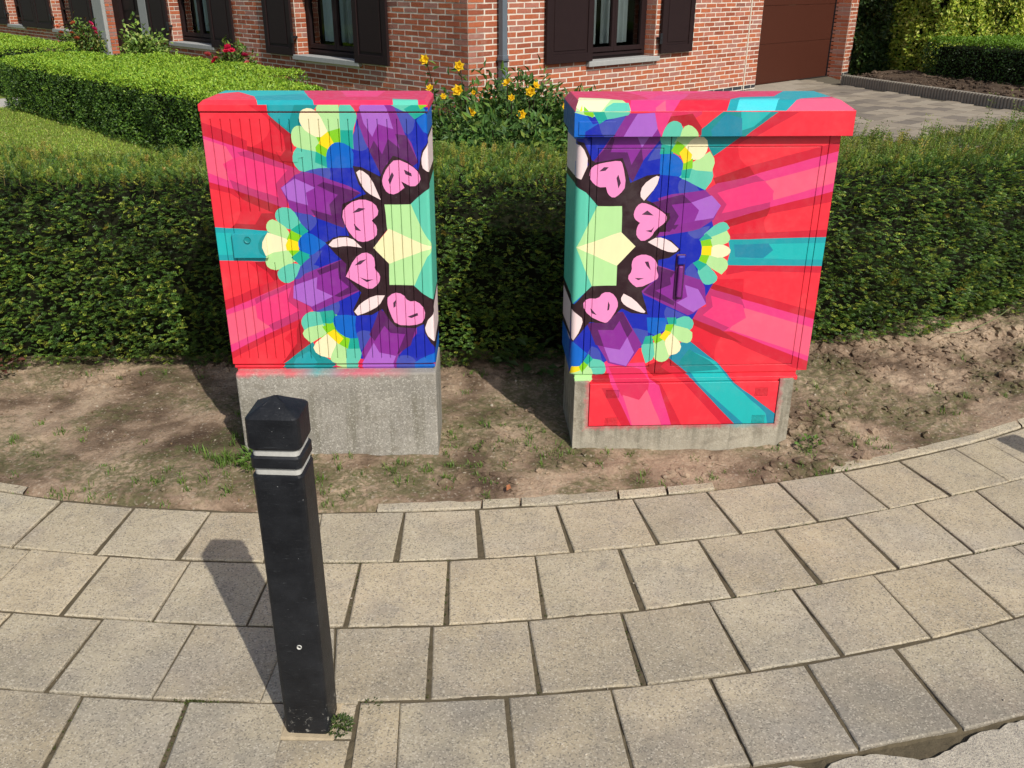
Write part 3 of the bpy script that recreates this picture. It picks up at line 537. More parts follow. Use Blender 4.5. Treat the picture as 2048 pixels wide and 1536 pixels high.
GUTTER = Mat('exposed_pebble_concrete', 0.9, 0.2)
_p = GUTTER.pos()
_v = GUTTER.sep(GUTTER.voro(_p, 150.0, out='Color'))[0]
_d = GUTTER.voro(_p, 150.0)
_c = GUTTER.ramp(_v, [(0.0, (0.16, 0.145, 0.135)), (0.2, (0.33, 0.29, 0.235)), (0.6, (0.44, 0.395, 0.315)), (1.0, (0.52, 0.47, 0.38))])
_c = GUTTER.mix(GUTTER.mapr(_d, 0.2, 0.6), _c, (0.40, 0.355, 0.275))
_c = GUTTER.mix(GUTTER.mapr(GUTTER.noise(_p, 14, 5), 0.45, 0.7, 0, 0.55), _c, (0.27, 0.24, 0.195))
GUTTER.color(_c)
_c = GUTTER.mix(GUTTER.mapr(GUTTER.noise(_p, 210, 3, 0.7), 0.56, 0.64, 0, 0.75), _c, (0.13, 0.11, 0.105))
GUTTER.color(_c)
GUTTER.bump(GUTTER.math('ADD', GUTTER.noise(_p, 160, 4, 0.7), GUTTER.noise(_p, 30, 3)), 0.8, 0.006)
# gutter slab with a ragged edge against the last paving row
xs = np.linspace(-6, 7, 700)
rag = 0.012 + 0.016 * np.abs(fbm(np.c_[xs, xs * 0], 6.0, 4, 3)) + 0.004 * fbm(np.c_[xs, xs * 0 + 5], 60.0, 3, 13) + 0.05 * np.exp(-((xs - 1.12) / 0.12) ** 2) + 0.03 * np.exp(-((xs - 0.80) / 0.05) ** 2)
ye = line_y(4, xs) - rag
n = len(xs)
V = np.concatenate([np.c_[xs, ye, np.full(n, -0.003) + 0.003 * fbm(np.c_[xs, xs], 30, 3)], np.c_[xs, line_y(4, xs) - 0.42, np.full(n, -0.009)], np.c_[xs, ye + 0.004, np.full(n, -0.1)]])
i_ = np.arange(n - 1)
F = np.concatenate([np.c_[n + i_, n + i_ + 1, i_ + 1, i_], np.c_[i_, i_ + 1, 2 * n + i_ + 1, 2 * n + i_]])
link('gutter', npmesh('gutter', V, F, GUTTER.m), kind='structure')
link('road', ribbon('road', -40, 40, lambda x: -12 + 0 * x, lambda x: np.where(np.abs(x) < 6, line_y(4, x) - 0.424, 1.0), -0.3, -0.03, simple_mat('asphalt', (0.05, 0.05, 0.05), 0.9, 0.2, 0.3, 60, 0.5), 160), kind='structure')


def tile_mesh(q, th=0.05):
    """q: 4 ground corners far-left, far-right, near-right, near-left; thin slab with a worn chamfer"""
    q = np.array(q)
    c = q.mean(0)
    bm = bmesh.new()
    tl = rng.uniform(-0.0025, 0.0025, 2)
    z = lambda p: -0.001 + float(tl @ (p - c)) * 2
    inset = [c + (p - c) * (1 - 0.0045 / np.linalg.norm(p - c) * 1.4) for p in q]
    top = [bm.verts.new((*(p - c), z(p))) for p in inset]
    mid = [bm.verts.new((*(p - c), z(p) - 0.0035)) for p in q]
    bot = [bm.verts.new((*(p - c), -th)) for p in q]
    bm.faces.new(top[::-1])
    for k in range(4):
        l = (k + 1) % 4
        bm.faces.new((top[k], top[l], mid[l], mid[k]))
        bm.faces.new((mid[k], mid[l], bot[l], bot[k]))
    return bm_mesh('paving_tile', bm, PAVE), c


def shrink(q, g):
    q = np.array(q, dtype=float)
    out = q.copy()
    gx = g
    for a, b in ((0, 1), (3, 2)):
        d = q[b] - q[a]; d /= np.linalg.norm(d)
        out[a] += d * gx; out[b] -= d * gx
    for a, b in ((0, 3), (1, 2)):
        d = q[b] - q[a]; d /= np.linalg.norm(d)
        out[a] += d * 0.0048; out[b] -= d * 0.0048
    return out


BOLL = Vector((-0.552, 1.912, 0))
for row in range(4):
    jl = [np.array(j) for j in JOINTS[row]]
    # snap joints onto the fitted row lines
    J2 = []
    for j in jl:
        J2.append(((j[0], float(line_y(row, j[0]))), (j[0] + (j[2] - j[0]) / max(1e-6, (j[1] - j[3])) * (line_y(row, j[0]) - line_y(row + 1, j[2])), 0)))
    J2 = [(a, (b[0], float(line_y(row + 1, b[0])))) for a, b in J2]
    if row == 0:
        J2.insert(3, ((-0.865, float(line_y(0, -0.865))), (-0.868, float(line_y(1, -0.868)))))
        k = [i for i, j in enumerate(J2) if j[0][0] > 0.7][0]
        m = ((0.479, float(line_y(0, 0.479))), (0.533, float(line_y(1, 0.533))))
        J2.insert(k, m)
    if row == 3:
        k = [i for i, j in enumerate(J2) if j[0][0] > -0.4][0]
        J2[k:k] = [((-0.63, float(line_y(3, -0.63))), (-0.605, float(line_y(4, -0.605)))), ((-0.43, float(line_y(3, -0.43))), (-0.415, float(line_y(4, -0.415))))]
    # extend both ways
    for side in (0, 1):
        for _ in range(6 if side == 0 else 5):
            a = J2[0 if side == 0 else -1]
            s = -1 if side == 0 else 1
            res = []
            for ln, pt in ((row, a[0]), (row + 1, a[1])):
                x = pt[0]
                sl = (line_y(ln, x + 0.01) - line_y(ln, x - 0.01)) / 0.02
                x2 = x + s * 0.304 / math.hypot(1, sl)
                res.append((x2, float(line_y(ln, x2))))
            # keep joints square to the row
            x0 = res[0][0]
            sl = (line_y(row, x0 + 0.01) - line_y(row, x0 - 0.01)) / 0.02
            x1 = x0 + 0.31 * sl / math.hypot(1, sl)
            x1 = 0.75 * res[1][0] + 0.25 * x1
            res[1] = (x1, float(line_y(row + 1, x1)))
            if side == 0: J2.insert(0, tuple(res))
            else: J2.append(tuple(res))
    for a, b in zip(J2[:-1], J2[1:]):
        q = [a[0], b[0], b[1], a[1]]
        if row == 3 and a[0][0] < -0.5 < b[0][0] and a[0][0] > -0.7:
            # cut tile round the bollard: only the strip in front of it and behind it
            me, c = tile_mesh([(-0.484, 1.968), (-0.4385, 1.972), (-0.434, 1.842), (-0.482, 1.842)])
            link('paving_tile', me, pavement, (c[0], c[1], -0.002))
            for y0_, y1_ in ((1.985, float(line_y(3, -0.55))), (float(line_y(4, -0.55)), 1.838)):
                me, c = tile_mesh([(a[0][0] + 0.006, y1_ - 0.004), (b[0][0] - 0.006, y1_ - 0.004), (b[0][0] - 0.006, y0_ + 0.004), (a[0][0] + 0.006, y0_ + 0.004)])
                link('paving_tile', me, pavement, (c[0], c[1], 0))
            continue
        g = 0.0022 + 0.0035 * rng.random() ** 1.2
        qq = shrink(q, g)
        # the tiles are square: on the bend the joints open towards the road
        wt, wb = np.linalg.norm(qq[1] - qq[0]), np.linalg.norm(qq[2] - qq[3])
        if wb > wt and wt > 0.25:
            d = (qq[2] - qq[3]) / wb
            ex = (wb - wt) * 0.7
            fr_ = rng.uniform(0.25, 0.75)
            qq[3] += d * ex * fr_; qq[2] -= d * ex * (1 - fr_)
        jit = rng.normal(0, 0.0026, (4, 2)) * np.array([1, 0.55])
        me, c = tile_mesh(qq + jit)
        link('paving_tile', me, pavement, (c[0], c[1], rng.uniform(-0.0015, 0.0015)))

# thin edging stones between the paving and the soil
for xa, xb, wd in ((-0.52, -0.12, 0.052), (-0.112, 0.03, 0.055), (0.04, 0.42, 0.06), (0.43, 0.62, 0.058), (0.63, 0.82, 0.05), (1.35, 2.35, 0.06), (2.36, 3.3, 0.06), (-3.0, -1.95, 0.05)):
    xs = np.linspace(xa, xb, 14)
    y0_ = line_y(0, xs) + 0.010
    n = len(xs)
    wob = 0.004 * fbm(np.c_[xs, xs * 0 + xa], 12, 3)
    P = [(y0_, -0.05), (y0_, -0.004), (y0_ + 0.005, 0.001), (y0_ + wd - 0.006 + wob, 0.003 + wob * 0.5), (y0_ + wd + wob, -0.002), (y0_ + wd, -0.05)]
    V = np.concatenate([np.c_[xs, y, np.full(n, 0.0) + z] for y, z in P])
    F = np.concatenate([np.c_[k * n + np.arange(n - 1), k * n + np.arange(n - 1) + 1, (k + 1) * n + np.arange(n - 1) + 1, (k + 1) * n + np.arange(n - 1)] for k in range(5)])
    link('edging_stone', npmesh('edging_stone', V, F, PAVE), pavement)

# ------------------------------------------------------------------ soil verge
HPX = np.array([-7.0, -3.6, -2.66, -2.15, -1.475, -0.33, 0.7, 1.70, 2.54, 3.10, 3.7, 5.0, 6.5])
HPY = np.array([4.05, 4.25, 4.306, 4.331, 4.383, 4.393, 4.46, 4.622, 4.898, 5.155, 5.55, 6.6, 7.9])
_hx = np.linspace(-7, 6.5, 400)
_hy = np.interp(_hx, HPX, HPY)
_hy = np.convolve(np.pad(_hy, 12, mode='edge'), np.ones(25) / 25, 'valid')


def hedge_y(x): return np.interp(x, _hx, _hy)


def soil_height(x, y):
    P = np.c_[x, y]
    t = (y - line_y(0, x))
    h = -0.007 + 0.016 * np.clip(t, 0, 1.2) + 0.014 * fbm(P, 2.2, 3, 5) + 0.006 * fbm(P, 11, 3, 9)
    rough = np.clip((x - 1.15) / 0.5, 0, 1) * np.clip((t - 0.15) / 0.3, 0, 1) + 0.55 * np.clip((hedge_y(x) + 0.05 - y) < 0.35, 0, 1) + 0.25
    h = h + np.clip(rough, 0, 1.1) * (0.016 * np.abs(fbm(P, 17, 4, 21)) + 0.012 * np.maximum(fbm(P, 7, 3, 2), 0))
    # a shallow trough by the paving
    h = h - 0.018 * np.exp(-((t - 0.02) / 0.03) ** 2)
    return np.where(t < 0.0, -0.03, h)


nx, ny = 520, 190
xs = np.linspace(-5.0, 4.6, nx)
tt = np.linspace(0, 1, ny)
X = np.repeat(xs[None], ny, 0)
Y0, Y1 = line_y(0, xs) + 0.008, hedge_y(xs) + 0.75
Y = Y0[None] + (Y1 - Y0)[None] * tt[:, None]
Z = soil_height(X.ravel(), Y.ravel()).reshape(ny, nx)
Z[0] = -0.03
idx = np.arange(ny * nx).reshape(ny, nx)
F = np.stack([idx[:-1, :-1], idx[:-1, 1:], idx[1:, 1:], idx[1:, :-1]], -1).reshape(-1, 4)
link('soil', npmesh('soil', np.c_[X.ravel(), Y.ravel(), Z.ravel()], F, SOIL, smooth=True), kind='structure')

# clods and pebbles on the soil
ico = bmesh.new()
bmesh.ops.create_icosphere(ico, subdivisions=1, radius=1.0)
ICO_V = np.array([v.co[:] for v in ico.verts]); ICO_F = np.array([[v.index for v in f.verts] for f in ico.faces]); ico.free()


def blobs(P, R, squash, seed):
    r = np.random.default_rng(seed)
    n = len(P)
    a = r.uniform(0, 6.28, n)
    S = np.c_[R * r.uniform(0.7, 1.4, n), R * r.uniform(0.7, 1.4, n), R * squash * r.uniform(0.6, 1.2, n)]
    Vb = ICO_V[None] * (1 + r.uniform(-0.28, 0.28, (n, len(ICO_V), 1)))
    Vb = Vb * S[:, None, :]
    ca, sa = np.cos(a)[:, None], np.sin(a)[:, None]
    x, y = Vb[..., 0] * ca - Vb[..., 1] * sa, Vb[..., 0] * sa + Vb[..., 1] * ca
    Vb = np.stack([x, y, Vb[..., 2]], -1) + P[:, None, :]
    Fb = ICO_F[None] + (np.arange(n) * len(ICO_V))[:, None, None]
    return Vb.reshape(-1, 3), Fb.reshape(-1, 3)


def soil_points(n, fn):
    x = rng.uniform(-4.2, 4.0, n * 4); t = rng.uniform(0.0, 1.0, n * 4)
    y = line_y(0, x) + 0.02 + t * (hedge_y(x) + 0.25 - line_y(0, x))
    w = fn(x, y)
    k = rng.random(n * 4) < w
    x, y = x[k][:n], y[k][:n]
    return np.c_[x, y, soil_height(x, y)]


def clod_w(x, y):
    w = 0.05 + 0.95 * np.clip((x - 1.2) / 0.6, 0, 1) * np.clip((y - line_y(0, x) - 0.25) / 0.4, 0, 1)
    w = np.maximum(w, 0.75 * ((np.abs(x - 1.33) < 0.22) & (np.abs(y - 3.62) < 0.3)))
    w = np.maximum(w, 0.5 * (hedge_y(x) - y < 0.25))
    w = np.maximum(w, 0.6 * ((np.abs(x - 0.75) < 0.65) & (np.abs(y - 3.37) < 0.12)))
    w = np.maximum(w, 0.45 * ((np.abs(x - 0.0) < 0.28) & (y < 3.9)))
    return w * (0.25 + 0.75 * (fbm(np.c_[x, y], 4, 2, 8) > -0.05))


P = soil_points(5200, clod_w)
R = np.minimum(0.0035 + rng.exponential(0.0055 + 0.004 * (P[:, 0] > 1.2), len(P)), 0.034)
V, F = blobs(P, R, 0.7, 3)
link('soil_clods', npmesh('soil_clods', V, F, SOIL), kind='stuff')
P = soil_points(420, lambda x, y: 0.5 + 0 * x)
V, F = blobs(P + [0, 0, 0.001], np.minimum(0.002 + rng.exponential(0.0018, len(P)), 0.010), 0.7, 4)
link('pebbles', npmesh('pebbles', V, F, simple_mat('pebble_stone', (0.34, 0.29, 0.22), 0.85, 0.2, 0.4, 40)), kind='stuff')
# crumbs of sand and lost pebbles on the paving
x = rng.uniform(-2.2, 2.4, 260); y = line_y(4, x) + rng.random(260) * (line_y(0, x) - line_y(4, x))
V, F = blobs(np.c_[x, y, np.full(260, 0.0)], np.minimum(0.0012 + rng.exponential(0.0009, 260), 0.005), 0.6, 6)
link('paving_grit', npmesh('paving_grit', V, F, simple_mat('grit_stone', (0.36, 0.31, 0.24), 0.9, 0.2, 0.5, 40)), kind='stuff')


# ================================================================== FOLIAGE HELPERS
def unit(a): return a / np.maximum(np.linalg.norm(a, axis=-1, keepdims=True), 1e-9)


def rand_dirs(n, r=rng): return unit(r.normal(size=(n, 3)))


def leaf_quads(P, D, N, L, W, fold=0.15):
    """diamond leaves: base P, axis D, facing N, length L, width W"""
    D = unit(D)
    S = unit(np.cross(D, N))
    N2 = np.cross(S, D)
    L = np.broadcast_to(L, len(P))[:, None]; W = np.broadcast_to(W, len(P))[:, None]
    m = P + D * L * 0.45 + N2 * L * fold * 0.5
    V = np.stack([P, m - S * W * 0.5, P + D * L - N2 * L * fold, m + S * W * 0.5], 1).reshape(-1, 3)
    F = np.arange(len(P) * 4).reshape(-1, 4)
    return V, F


def joinvf(parts):
    Vs, Fs, Cs, o = [], [], [], 0
    for V, F, C in parts:
        Vs.append(V); Fs.append(F + o); Cs.append(C); o += len(V)
    return np.concatenate(Vs), np.concatenate(Fs), np.concatenate(Cs)


def tubes(A, B, r0, r1, k=4):
    """n thin tapered sticks from A to B"""
    D = unit(B - A)
    ref = np.where(np.abs(D[:, 2:3]) > 0.9, np.array([[1., 0, 0]]), np.array([[0, 0, 1.]]))
    U = unit(np.cross(D, ref)); W = np.cross(D, U)
    an = np.arange(k) * 2 * np.pi / k
    ring = U[:, None] * np.cos(an)[None, :, None] + W[:, None] * np.sin(an)[None, :, None]
    r0 = np.broadcast_to(r0, len(A))[:, None, None]; r1 = np.broadcast_to(r1, len(A))[:, None, None]
    V = np.concatenate([A[:, None] + ring * r0, B[:, None] + ring * r1], 1).reshape(-1, 3)
    i = np.arange(k); j = (i + 1) % k
    f = np.stack([i, j, k + j, k + i], 1)
    F = (f[None] + (np.arange(len(A)) * 2 * k)[:, None, None]).reshape(-1, 4)
    return V, F


def palette(n, cols, w, jit=0.15, r=rng):
    k = r.choice(len(cols), n, p=np.array(w) / sum(w))
    return np.array(cols)[k] * (1 + r.uniform(-jit, jit, (n, 1))) * (1 + r.uniform(-0.06, 0.06, (n, 3)))


def sprays(P, D, UPN, n_pairs, Ls, nl, nw, cols, droop=0.0, r=rng):
    """flat yew sprays: needles in two ranks along a short stem; returns V,F,C"""
    n = len(P)
    D = unit(D)
    S = unit(np.cross(D, UPN)); N = np.cross(S, D)
    Ls = np.broadcast_to(Ls, n)
    out = []
    for i in range(n_pairs):
        f = (i + 0.6) / n_pairs
        base = P + D * (Ls * f)[:, None] - N * (droop * Ls * f * f)[:, None]
        for s in (-1, 1):
            ax = D * 0.62 + S * s * 0.78 + N * r.uniform(-0.15, 0.35, (n, 1))
            ln = nl * (1.05 - 0.45 * abs(f - 0.45)) * r.uniform(0.8, 1.2, n)
            V, F = leaf_quads(base, ax, N + 0.2 * rand_dirs(n, r), ln, nw)
            out.append((V, F, cols * (0.92 + 0.22 * f)))
    tip = P + D * Ls[:, None] * 0.95
    V, F = leaf_quads(tip, D, N, nl * 0.9, nw)
    out.append((V, F, cols * 1.15))
    return joinvf(out)

# ================================================================== MURAL PAINT
PK = {'r1': (252, 52, 68), 'r2': (232, 34, 56), 'r2b': (216, 34, 58), 'r3': (182, 26, 42), 'rp': (228, 48, 92),
      'p1': (255, 98, 130), 'p2': (240, 62, 132), 'p3': (248, 60, 124), 'p4': (200, 52, 112),
      't1': (34, 190, 188), 't2': (32, 166, 174), 't3': (18, 146, 148), 't4': (32, 142, 168), 't5': (78, 222, 228),
      'b1': (20, 40, 178), 'b2': (0, 104, 204), 's1': (68, 80, 178), 'b3': (0, 92, 168),
      'u0': (176, 104, 206), 'u1': (138, 44, 146), 'u2': (142, 44, 154), 'u3': (92, 28, 98),
      'm': (98, 204, 178), 'm0': (98, 206, 176), 'g': (188, 234, 158), 'g0': (190, 238, 162), 'c': (255, 244, 196), 'c0': (254, 246, 190),
      'k': (22, 172, 152), 'v': (136, 212, 28), 'y': (255, 226, 22), 'h': (255, 150, 206), 'w': (255, 228, 226), 'k0': (48, 25, 32), 'k1': (78, 44, 70)}
PAINT_GAIN = 0.765
PKL = {k: lin(v) * PAINT_GAIN for k, v in PK.items()}


def area2(P): return 0.5 * sum(P[i - 1][0] * P[i][1] - P[i][0] * P[i - 1][1] for i in range(len(P)))


def hand_paint(pts, smooth, r, grow=0.0016):
    """flat mm list -> metre polygon with the slight wobble of a brush-painted edge"""
    P = [(pts[i] / 1000, pts[i + 1] / 1000) for i in range(0, len(pts), 2)]
    if area2(P) < 0: P = P[::-1]
    # spread every shape 1.5 mm so that neighbours meet, as laid-on paint does
    n = len(P)
    off = []
    for i in range(n):
        a, b, c = Vector(P[i - 1]), Vector(P[i]), Vector(P[(i + 1) % n])
        d1, d2 = (b - a), (c - b)
        if d1.length < 1e-6 or d2.length < 1e-6: off.append(P[i]); continue
        d1.normalize(); d2.normalize()
        m = Vector((d1.y + d2.y, -(d1.x + d2.x)))
        k = m.length
        off.append(tuple(b + m / max(k, 0.3) * grow * 2 * 0.5) if k > 1e-6 else P[i])
    P = off
    if smooth:
        Q = []
        for i in range(n):
            a, b, c = Vector(P[i - 1]), Vector(P[i]), Vector(P[(i + 1) % n])
            turn = (b - a).angle_signed(c - b, 0.0) if (b - a).length > 1e-6 and (c - b).length > 1e-6 else 0
            if abs(turn) < math.radians(72): Q += [tuple(b + (a - b) * 0.25), tuple(b + (c - b) * 0.25)]
            else: Q.append(tuple(b))
        P = Q
    out = []
    for a, b in zip(P, P[1:] + P[:1]):
        L = math.hypot(b[0] - a[0], b[1] - a[1])
        k = max(1, min(5, int(L / 0.035)))
        for i in range(k):
            t = i / k
            j = 0.0011 if i else 0.0004
            out.append((a[0] + (b[0] - a[0]) * t + r.uniform(-j, j), a[1] + (b[1] - a[1]) * t + r.uniform(-j, j)))
    return out


_pr = random.Random(5)
MUR = {k: [(c, hand_paint(p, s, _pr, 0.0028 if c in 'mgckvy' else 0.0016)) for c, s, p in v] for k, v in
       (('L', MURAL_LEFT), ('R', MURAL_RIGHT), ('LT', MURAL_LEFT_TOP), ('RT', MURAL_RIGHT_TOP), ('RS', MURAL_RIGHT_SIDE))}


def painted(outline, key, base, grooves=(), extra_edges=(), xf=None):
    """cut a flat outline along the painted shapes. -> verts2d, faces, colours, groove flags"""
    polys = MUR[key] if isinstance(key, str) else key
    if area2(outline) < 0: outline = outline[::-1]
    xs = [p[0] for p in outline]; ys = [p[1] for p in outline]
    bx = (min(xs), max(xs), min(ys), max(ys))
    verts, faces, names, edges = [], [], [], []

    def addf(P):
        i0 = len(verts)
        verts.extend(Vector(p) for p in P)
        faces.append(list(range(i0, i0 + len(P))))
    addf(outline); names.append(base)
    for c, P in polys:
        if xf: P = [xf(p) for p in P]
        if max(p[0] for p in P) < bx[0] or min(p[0] for p in P) > bx[1] or max(p[1] for p in P) < bx[2] or min(p[1] for p in P) > bx[3]: continue
        if area2(P) < 0: P = P[::-1]
        addf(P); names.append(c)
    ng = len(faces)
    for g in grooves: addf(g if area2(g) > 0 else g[::-1])
    for a, b in extra_edges:
        edges.append((len(verts), len(verts) + 1)); verts.extend((Vector(a), Vector(b)))
    ov, oe, of, _, _, og = delaunay_2d_cdt(verts, edges, faces, 1, 1e-6)
    F, Cc, G = [], [], []
    for f, ids in zip(of, og):
        if 0 not in ids: continue
        q = [k for k in ids if k < ng]
        F.append(list(f)); Cc.append(PKL[names[max(q)]]); G.append(any(k >= ng for k in ids))
    return [tuple(v) for v in ov], F, Cc, G


def sheet_mesh(name, plan, place, depth_dir, thick, gdepth=0.004, mat=None, smooth=False):
    """turn painted() output into a slab: place(x,z)->3D, thickness along depth_dir, grooves sunk by gdepth"""
    V2, F, C, G = plan
    dd = Vector(depth_dir)
    bm = bmesh.new()
    lay = bm.loops.layers.float_color.new('tint')
    cache = {}

    def vert(i, lvl):
        k = (i, lvl)
        if k not in cache:
            cache[k] = bm.verts.new(Vector(place(*V2[i])) + dd * (0, gdepth, thick)[lvl])
        return cache[k]

    def face(vs, c):
        if len(set(vs)) < 3: return
        try: f = bm.faces.new(vs)
        except ValueError: return
        f.smooth = smooth
        for l in f.loops: l[lay] = (*c, 1)
    em = {}
    for i, f in enumerate(F):
        face([vert(v, 1 if G[i] else 0) for v in f], C[i])
        for a, b in zip(f, f[1:] + f[:1]): em.setdefault((min(a, b), max(a, b)), []).append((i, a, b))
    for e, L in em.items():
        i, a, b = L[0]
        if len(L) == 1:
            l0 = 1 if G[i] else 0
            if thick: face([vert(b, l0), vert(a, l0), vert(a, 2), vert(b, 2)], C[i])
        elif G[L[0][0]] != G[L[1][0]]:
            g = L[0] if G[L[0][0]] else L[1]
            face([vert(g[1], 1), vert(g[1], 0), vert(g[2], 0), vert(g[2], 1)], C[g[0]])
    me = bpy.data.meshes.new(name)
    bm.to_mesh(me); bm.free()
    me.materials.append(mat or PAINT)
    return me


def rect(x0, x1, z0, z1): return [(x0, z0), (x1, z0), (x1, z1), (x0, z1)]


def tinted(me, c):
    a = me.color_attributes.new('tint', 'FLOAT_COLOR', 'CORNER')
    n = len(me.loops)
    a.data.foreach_set('color', np.tile(np.r_[c, 1].astype(np.float32), n))
    return me


def weld(bm):
    """close the seams between separately cut faces: split edges where a vertex of the neighbour lies on them"""
    bmesh.ops.remove_doubles(bm, verts=bm.verts, dist=2e-5)
    for _ in range(40):
        be = [e for e in bm.edges if e.is_boundary]
        bv = {v for e in be for v in e.verts}
        hit = 0
        for e in be:
            if not e.is_valid: continue
            a, b = e.verts[0].co.copy(), e.verts[1].co.copy()
            d = b - a
            L2 = d.length_squared
            if L2 < 1e-10: continue
            best = None
            for v in bv:
                if not v.is_valid or v in e.verts: continue
                t = (v.co - a).dot(d) / L2
                if 1e-4 < t < 1 - 1e-4 and (a + d * t - v.co).length < 3e-5:
                    best = t; break
            if best is not None:
                bmesh.utils.edge_split(e, e.verts[0], best)
                hit += 1
        bmesh.ops.remove_doubles(bm, verts=bm.verts, dist=4e-5)
        if not hit: break
    bmesh.ops.delete(bm, geom=[v for v in bm.verts if not v.link_faces], context='VERTS')


def lid_mesh(name, x0, x1, y0, y1, z0, z1, z2, ins, key, tkey, base, tbase, side):
    """box lid: front wall painted, chamfers up to a flat top. ins = inset left, right, front, back"""
    bm = bmesh.new()
    lay = bm.loops.layers.float_color.new('tint')
    xa, xb, ya, yb = x0 + ins[0], x1 - ins[1], y0 + ins[2], y1 - ins[3]

    def put(plan, place):
        V2, F, C, G = plan
        vs = [bm.verts.new(place(*v)) for v in V2]
        for f, c in zip(F, C):
            try: q = bm.faces.new([vs[i] for i in f])
            except ValueError: continue
            for l in q.loops: l[lay] = (*c, 1)
    put(painted(rect(x0, x1, z0, z1), key, base), lambda x, z: (x, y0, z))

    def topz(x, y):
        t = min((x - x0) / ins[0], (x1 - x) / ins[1], (y - y0) / ins[2], (y1 - y) / ins[3], 1.0)
        return z1 + (z2 - z1) * max(0.0, t)
    for P in ([(x0, y0), (x1, y0), (xb, ya), (xa, ya)], [(xa, ya), (xb, ya), (xb, yb), (xa, yb)], [(x0, y0), (xa, ya), (xa, yb), (x0, y1)],
              [(x1, y0), (x1, y1), (xb, yb), (xb, ya)], [(xa, yb), (xb, yb), (x1, y1), (x0, y1)]):
        put(painted(P, tkey if P[0] != (x0, y0) or P[1] == (x1, y0) else [], tbase), lambda x, y: (x, y, topz(x, y)))
    for P, c in (([(x0, y1, z0), (x0, y0, z0), (x0, y0, z1), (x0, y1, z1)], side[0]), ([(x1, y0, z0), (x1, y1, z0), (x1, y1, z1), (x1, y0, z1)], side[1]),
                 ([(x1, y1, z0), (x0, y1, z0), (x0, y1, z1), (x1, y1, z1)], 'r2'), ([(x0, y0, z0), (x0, y1, z0), (x1, y1, z0), (x1, y0, z0)], side[0])):
        f = bm.faces.new([bm.verts.new(p) for p in P])
        for l in f.loops: l[lay] = (*PKL[c], 1)
    weld(bm)
    bmesh.ops.recalc_face_normals(bm, faces=bm.faces)
    me = bpy.data.meshes.new(name)
    bm.to_mesh(me); bm.free()
    me.materials.append(PAINT)
    return me


def body_mesh(name, x0, x1, y0, y1, z0, z1, cf, left=None, right=None):
    """body box; the flanks can carry the painting"""
    bm = bmesh.new()
    lay = bm.loops.layers.float_color.new('tint')

    def quad(P, c):
        f = bm.faces.new([bm.verts.new(p) for p in P])
        for l in f.loops: l[lay] = (*PKL[c], 1)

    def put(plan, place):
        V2, F, C, G = plan
        vs = [bm.verts.new(place(*v)) for v in V2]
        for f, c in zip(F, C):
            try: q = bm.faces.new([vs[i] for i in f])
            except ValueError: continue
            for l in q.loops: l[lay] = (*c, 1)
    quad([(x0, y0, z0), (x1, y0, z0), (x1, y0, z1), (x0, y0, z1)], cf)
    quad([(x1, y1, z0), (x0, y1, z0), (x0, y1, z1), (x1, y1, z1)], cf)
    quad([(x0, y0, z1), (x1, y0, z1), (x1, y1, z1), (x0, y1, z1)], cf)
    quad([(x0, y1, z0), (x1, y1, z0), (x1, y0, z0), (x0, y0, z0)], cf)
    if left: put(left, lambda y, z: (x0, y, z))
    else: quad([(x0, y1, z0), (x0, y0, z0), (x0, y0, z1), (x0, y1, z1)], cf)
    if right: put(right, lambda y, z: (x1, y, z))
    else: quad([(x1, y0, z0), (x1, y1, z0), (x1, y1, z1), (x1, y0, z1)], 'r1')
    weld(bm)
    bmesh.ops.recalc_face_normals(bm, faces=bm.faces)
    me = bpy.data.meshes.new(name)
    bm.to_mesh(me); bm.free()
    me.materials.append(PAINT)
    return me


# ------------------------------------------------------------------ left cabinet
cab = empty('utility_cabinet', (-0.73, 3.408, 0), math.radians(1.1),
            label='painted street cabinet with vertically fluted front on a plain speckled concrete block, behind the bollard', cat='street cabinet',
            group='painted street cabinets on the verge')
link('plinth', box_mesh('plinth', (-0.408, 0.416, 0.0, 0.30, -0.2, 0.394), PLINTH_A, 0.008, 2), cab)
X0, X1, YF = -0.424, 0.414, 0.045
wrap = lambda p: (YF + (p[0] - X1) * 34, p[1])
link('body', body_mesh('body', X0 + 0.004, X1 - 0.003, YF + 0.012, 0.33, 0.40, 1.43, 'r2', right=painted(rect(YF + 0.012, 0.33, 0.40, 1.43), 'L', 'm0', xf=wrap)), cab)
gx = [-0.389 + i * (0.760 / 21) for i in range(22)]
gr = []
for i, g in enumerate(gx):
    w = 0.0013
    if 2 <= i <= 5: gr += [rect(g - w, g + w, 1.055, 1.401), rect(g - w, g + w, 0.442, 0.852)]
    else: gr.append(rect(g - w, g + w, 0.442, 1.401))


def bend_edge(x, z):
    if x <= X1 - 0.016: return (x, YF, z)
    t = min(1.0, (x - X1 + 0.016) / 0.018) * math.pi / 2
    return (X1 - 0.016 + math.sin(t) * 0.0135, YF + (1 - math.cos(t)) * 0.0115, z)


plan = painted(rect(X0, X1 + 0.002, 0.418, 1.423), 'L', 'r1', gr, xf=lambda p: (p[0] + max(0.0, p[0] - 0.388) * 0.8, p[1]), extra_edges=[((x, 0.42), (x, 1.421)) for x in (X1 - 0.016, X1 - 0.012, X1 - 0.008, X1 - 0.004)])
link('door', sheet_mesh('door', plan, bend_edge, (0, 1, 0), 0.014, 0.004), cab)
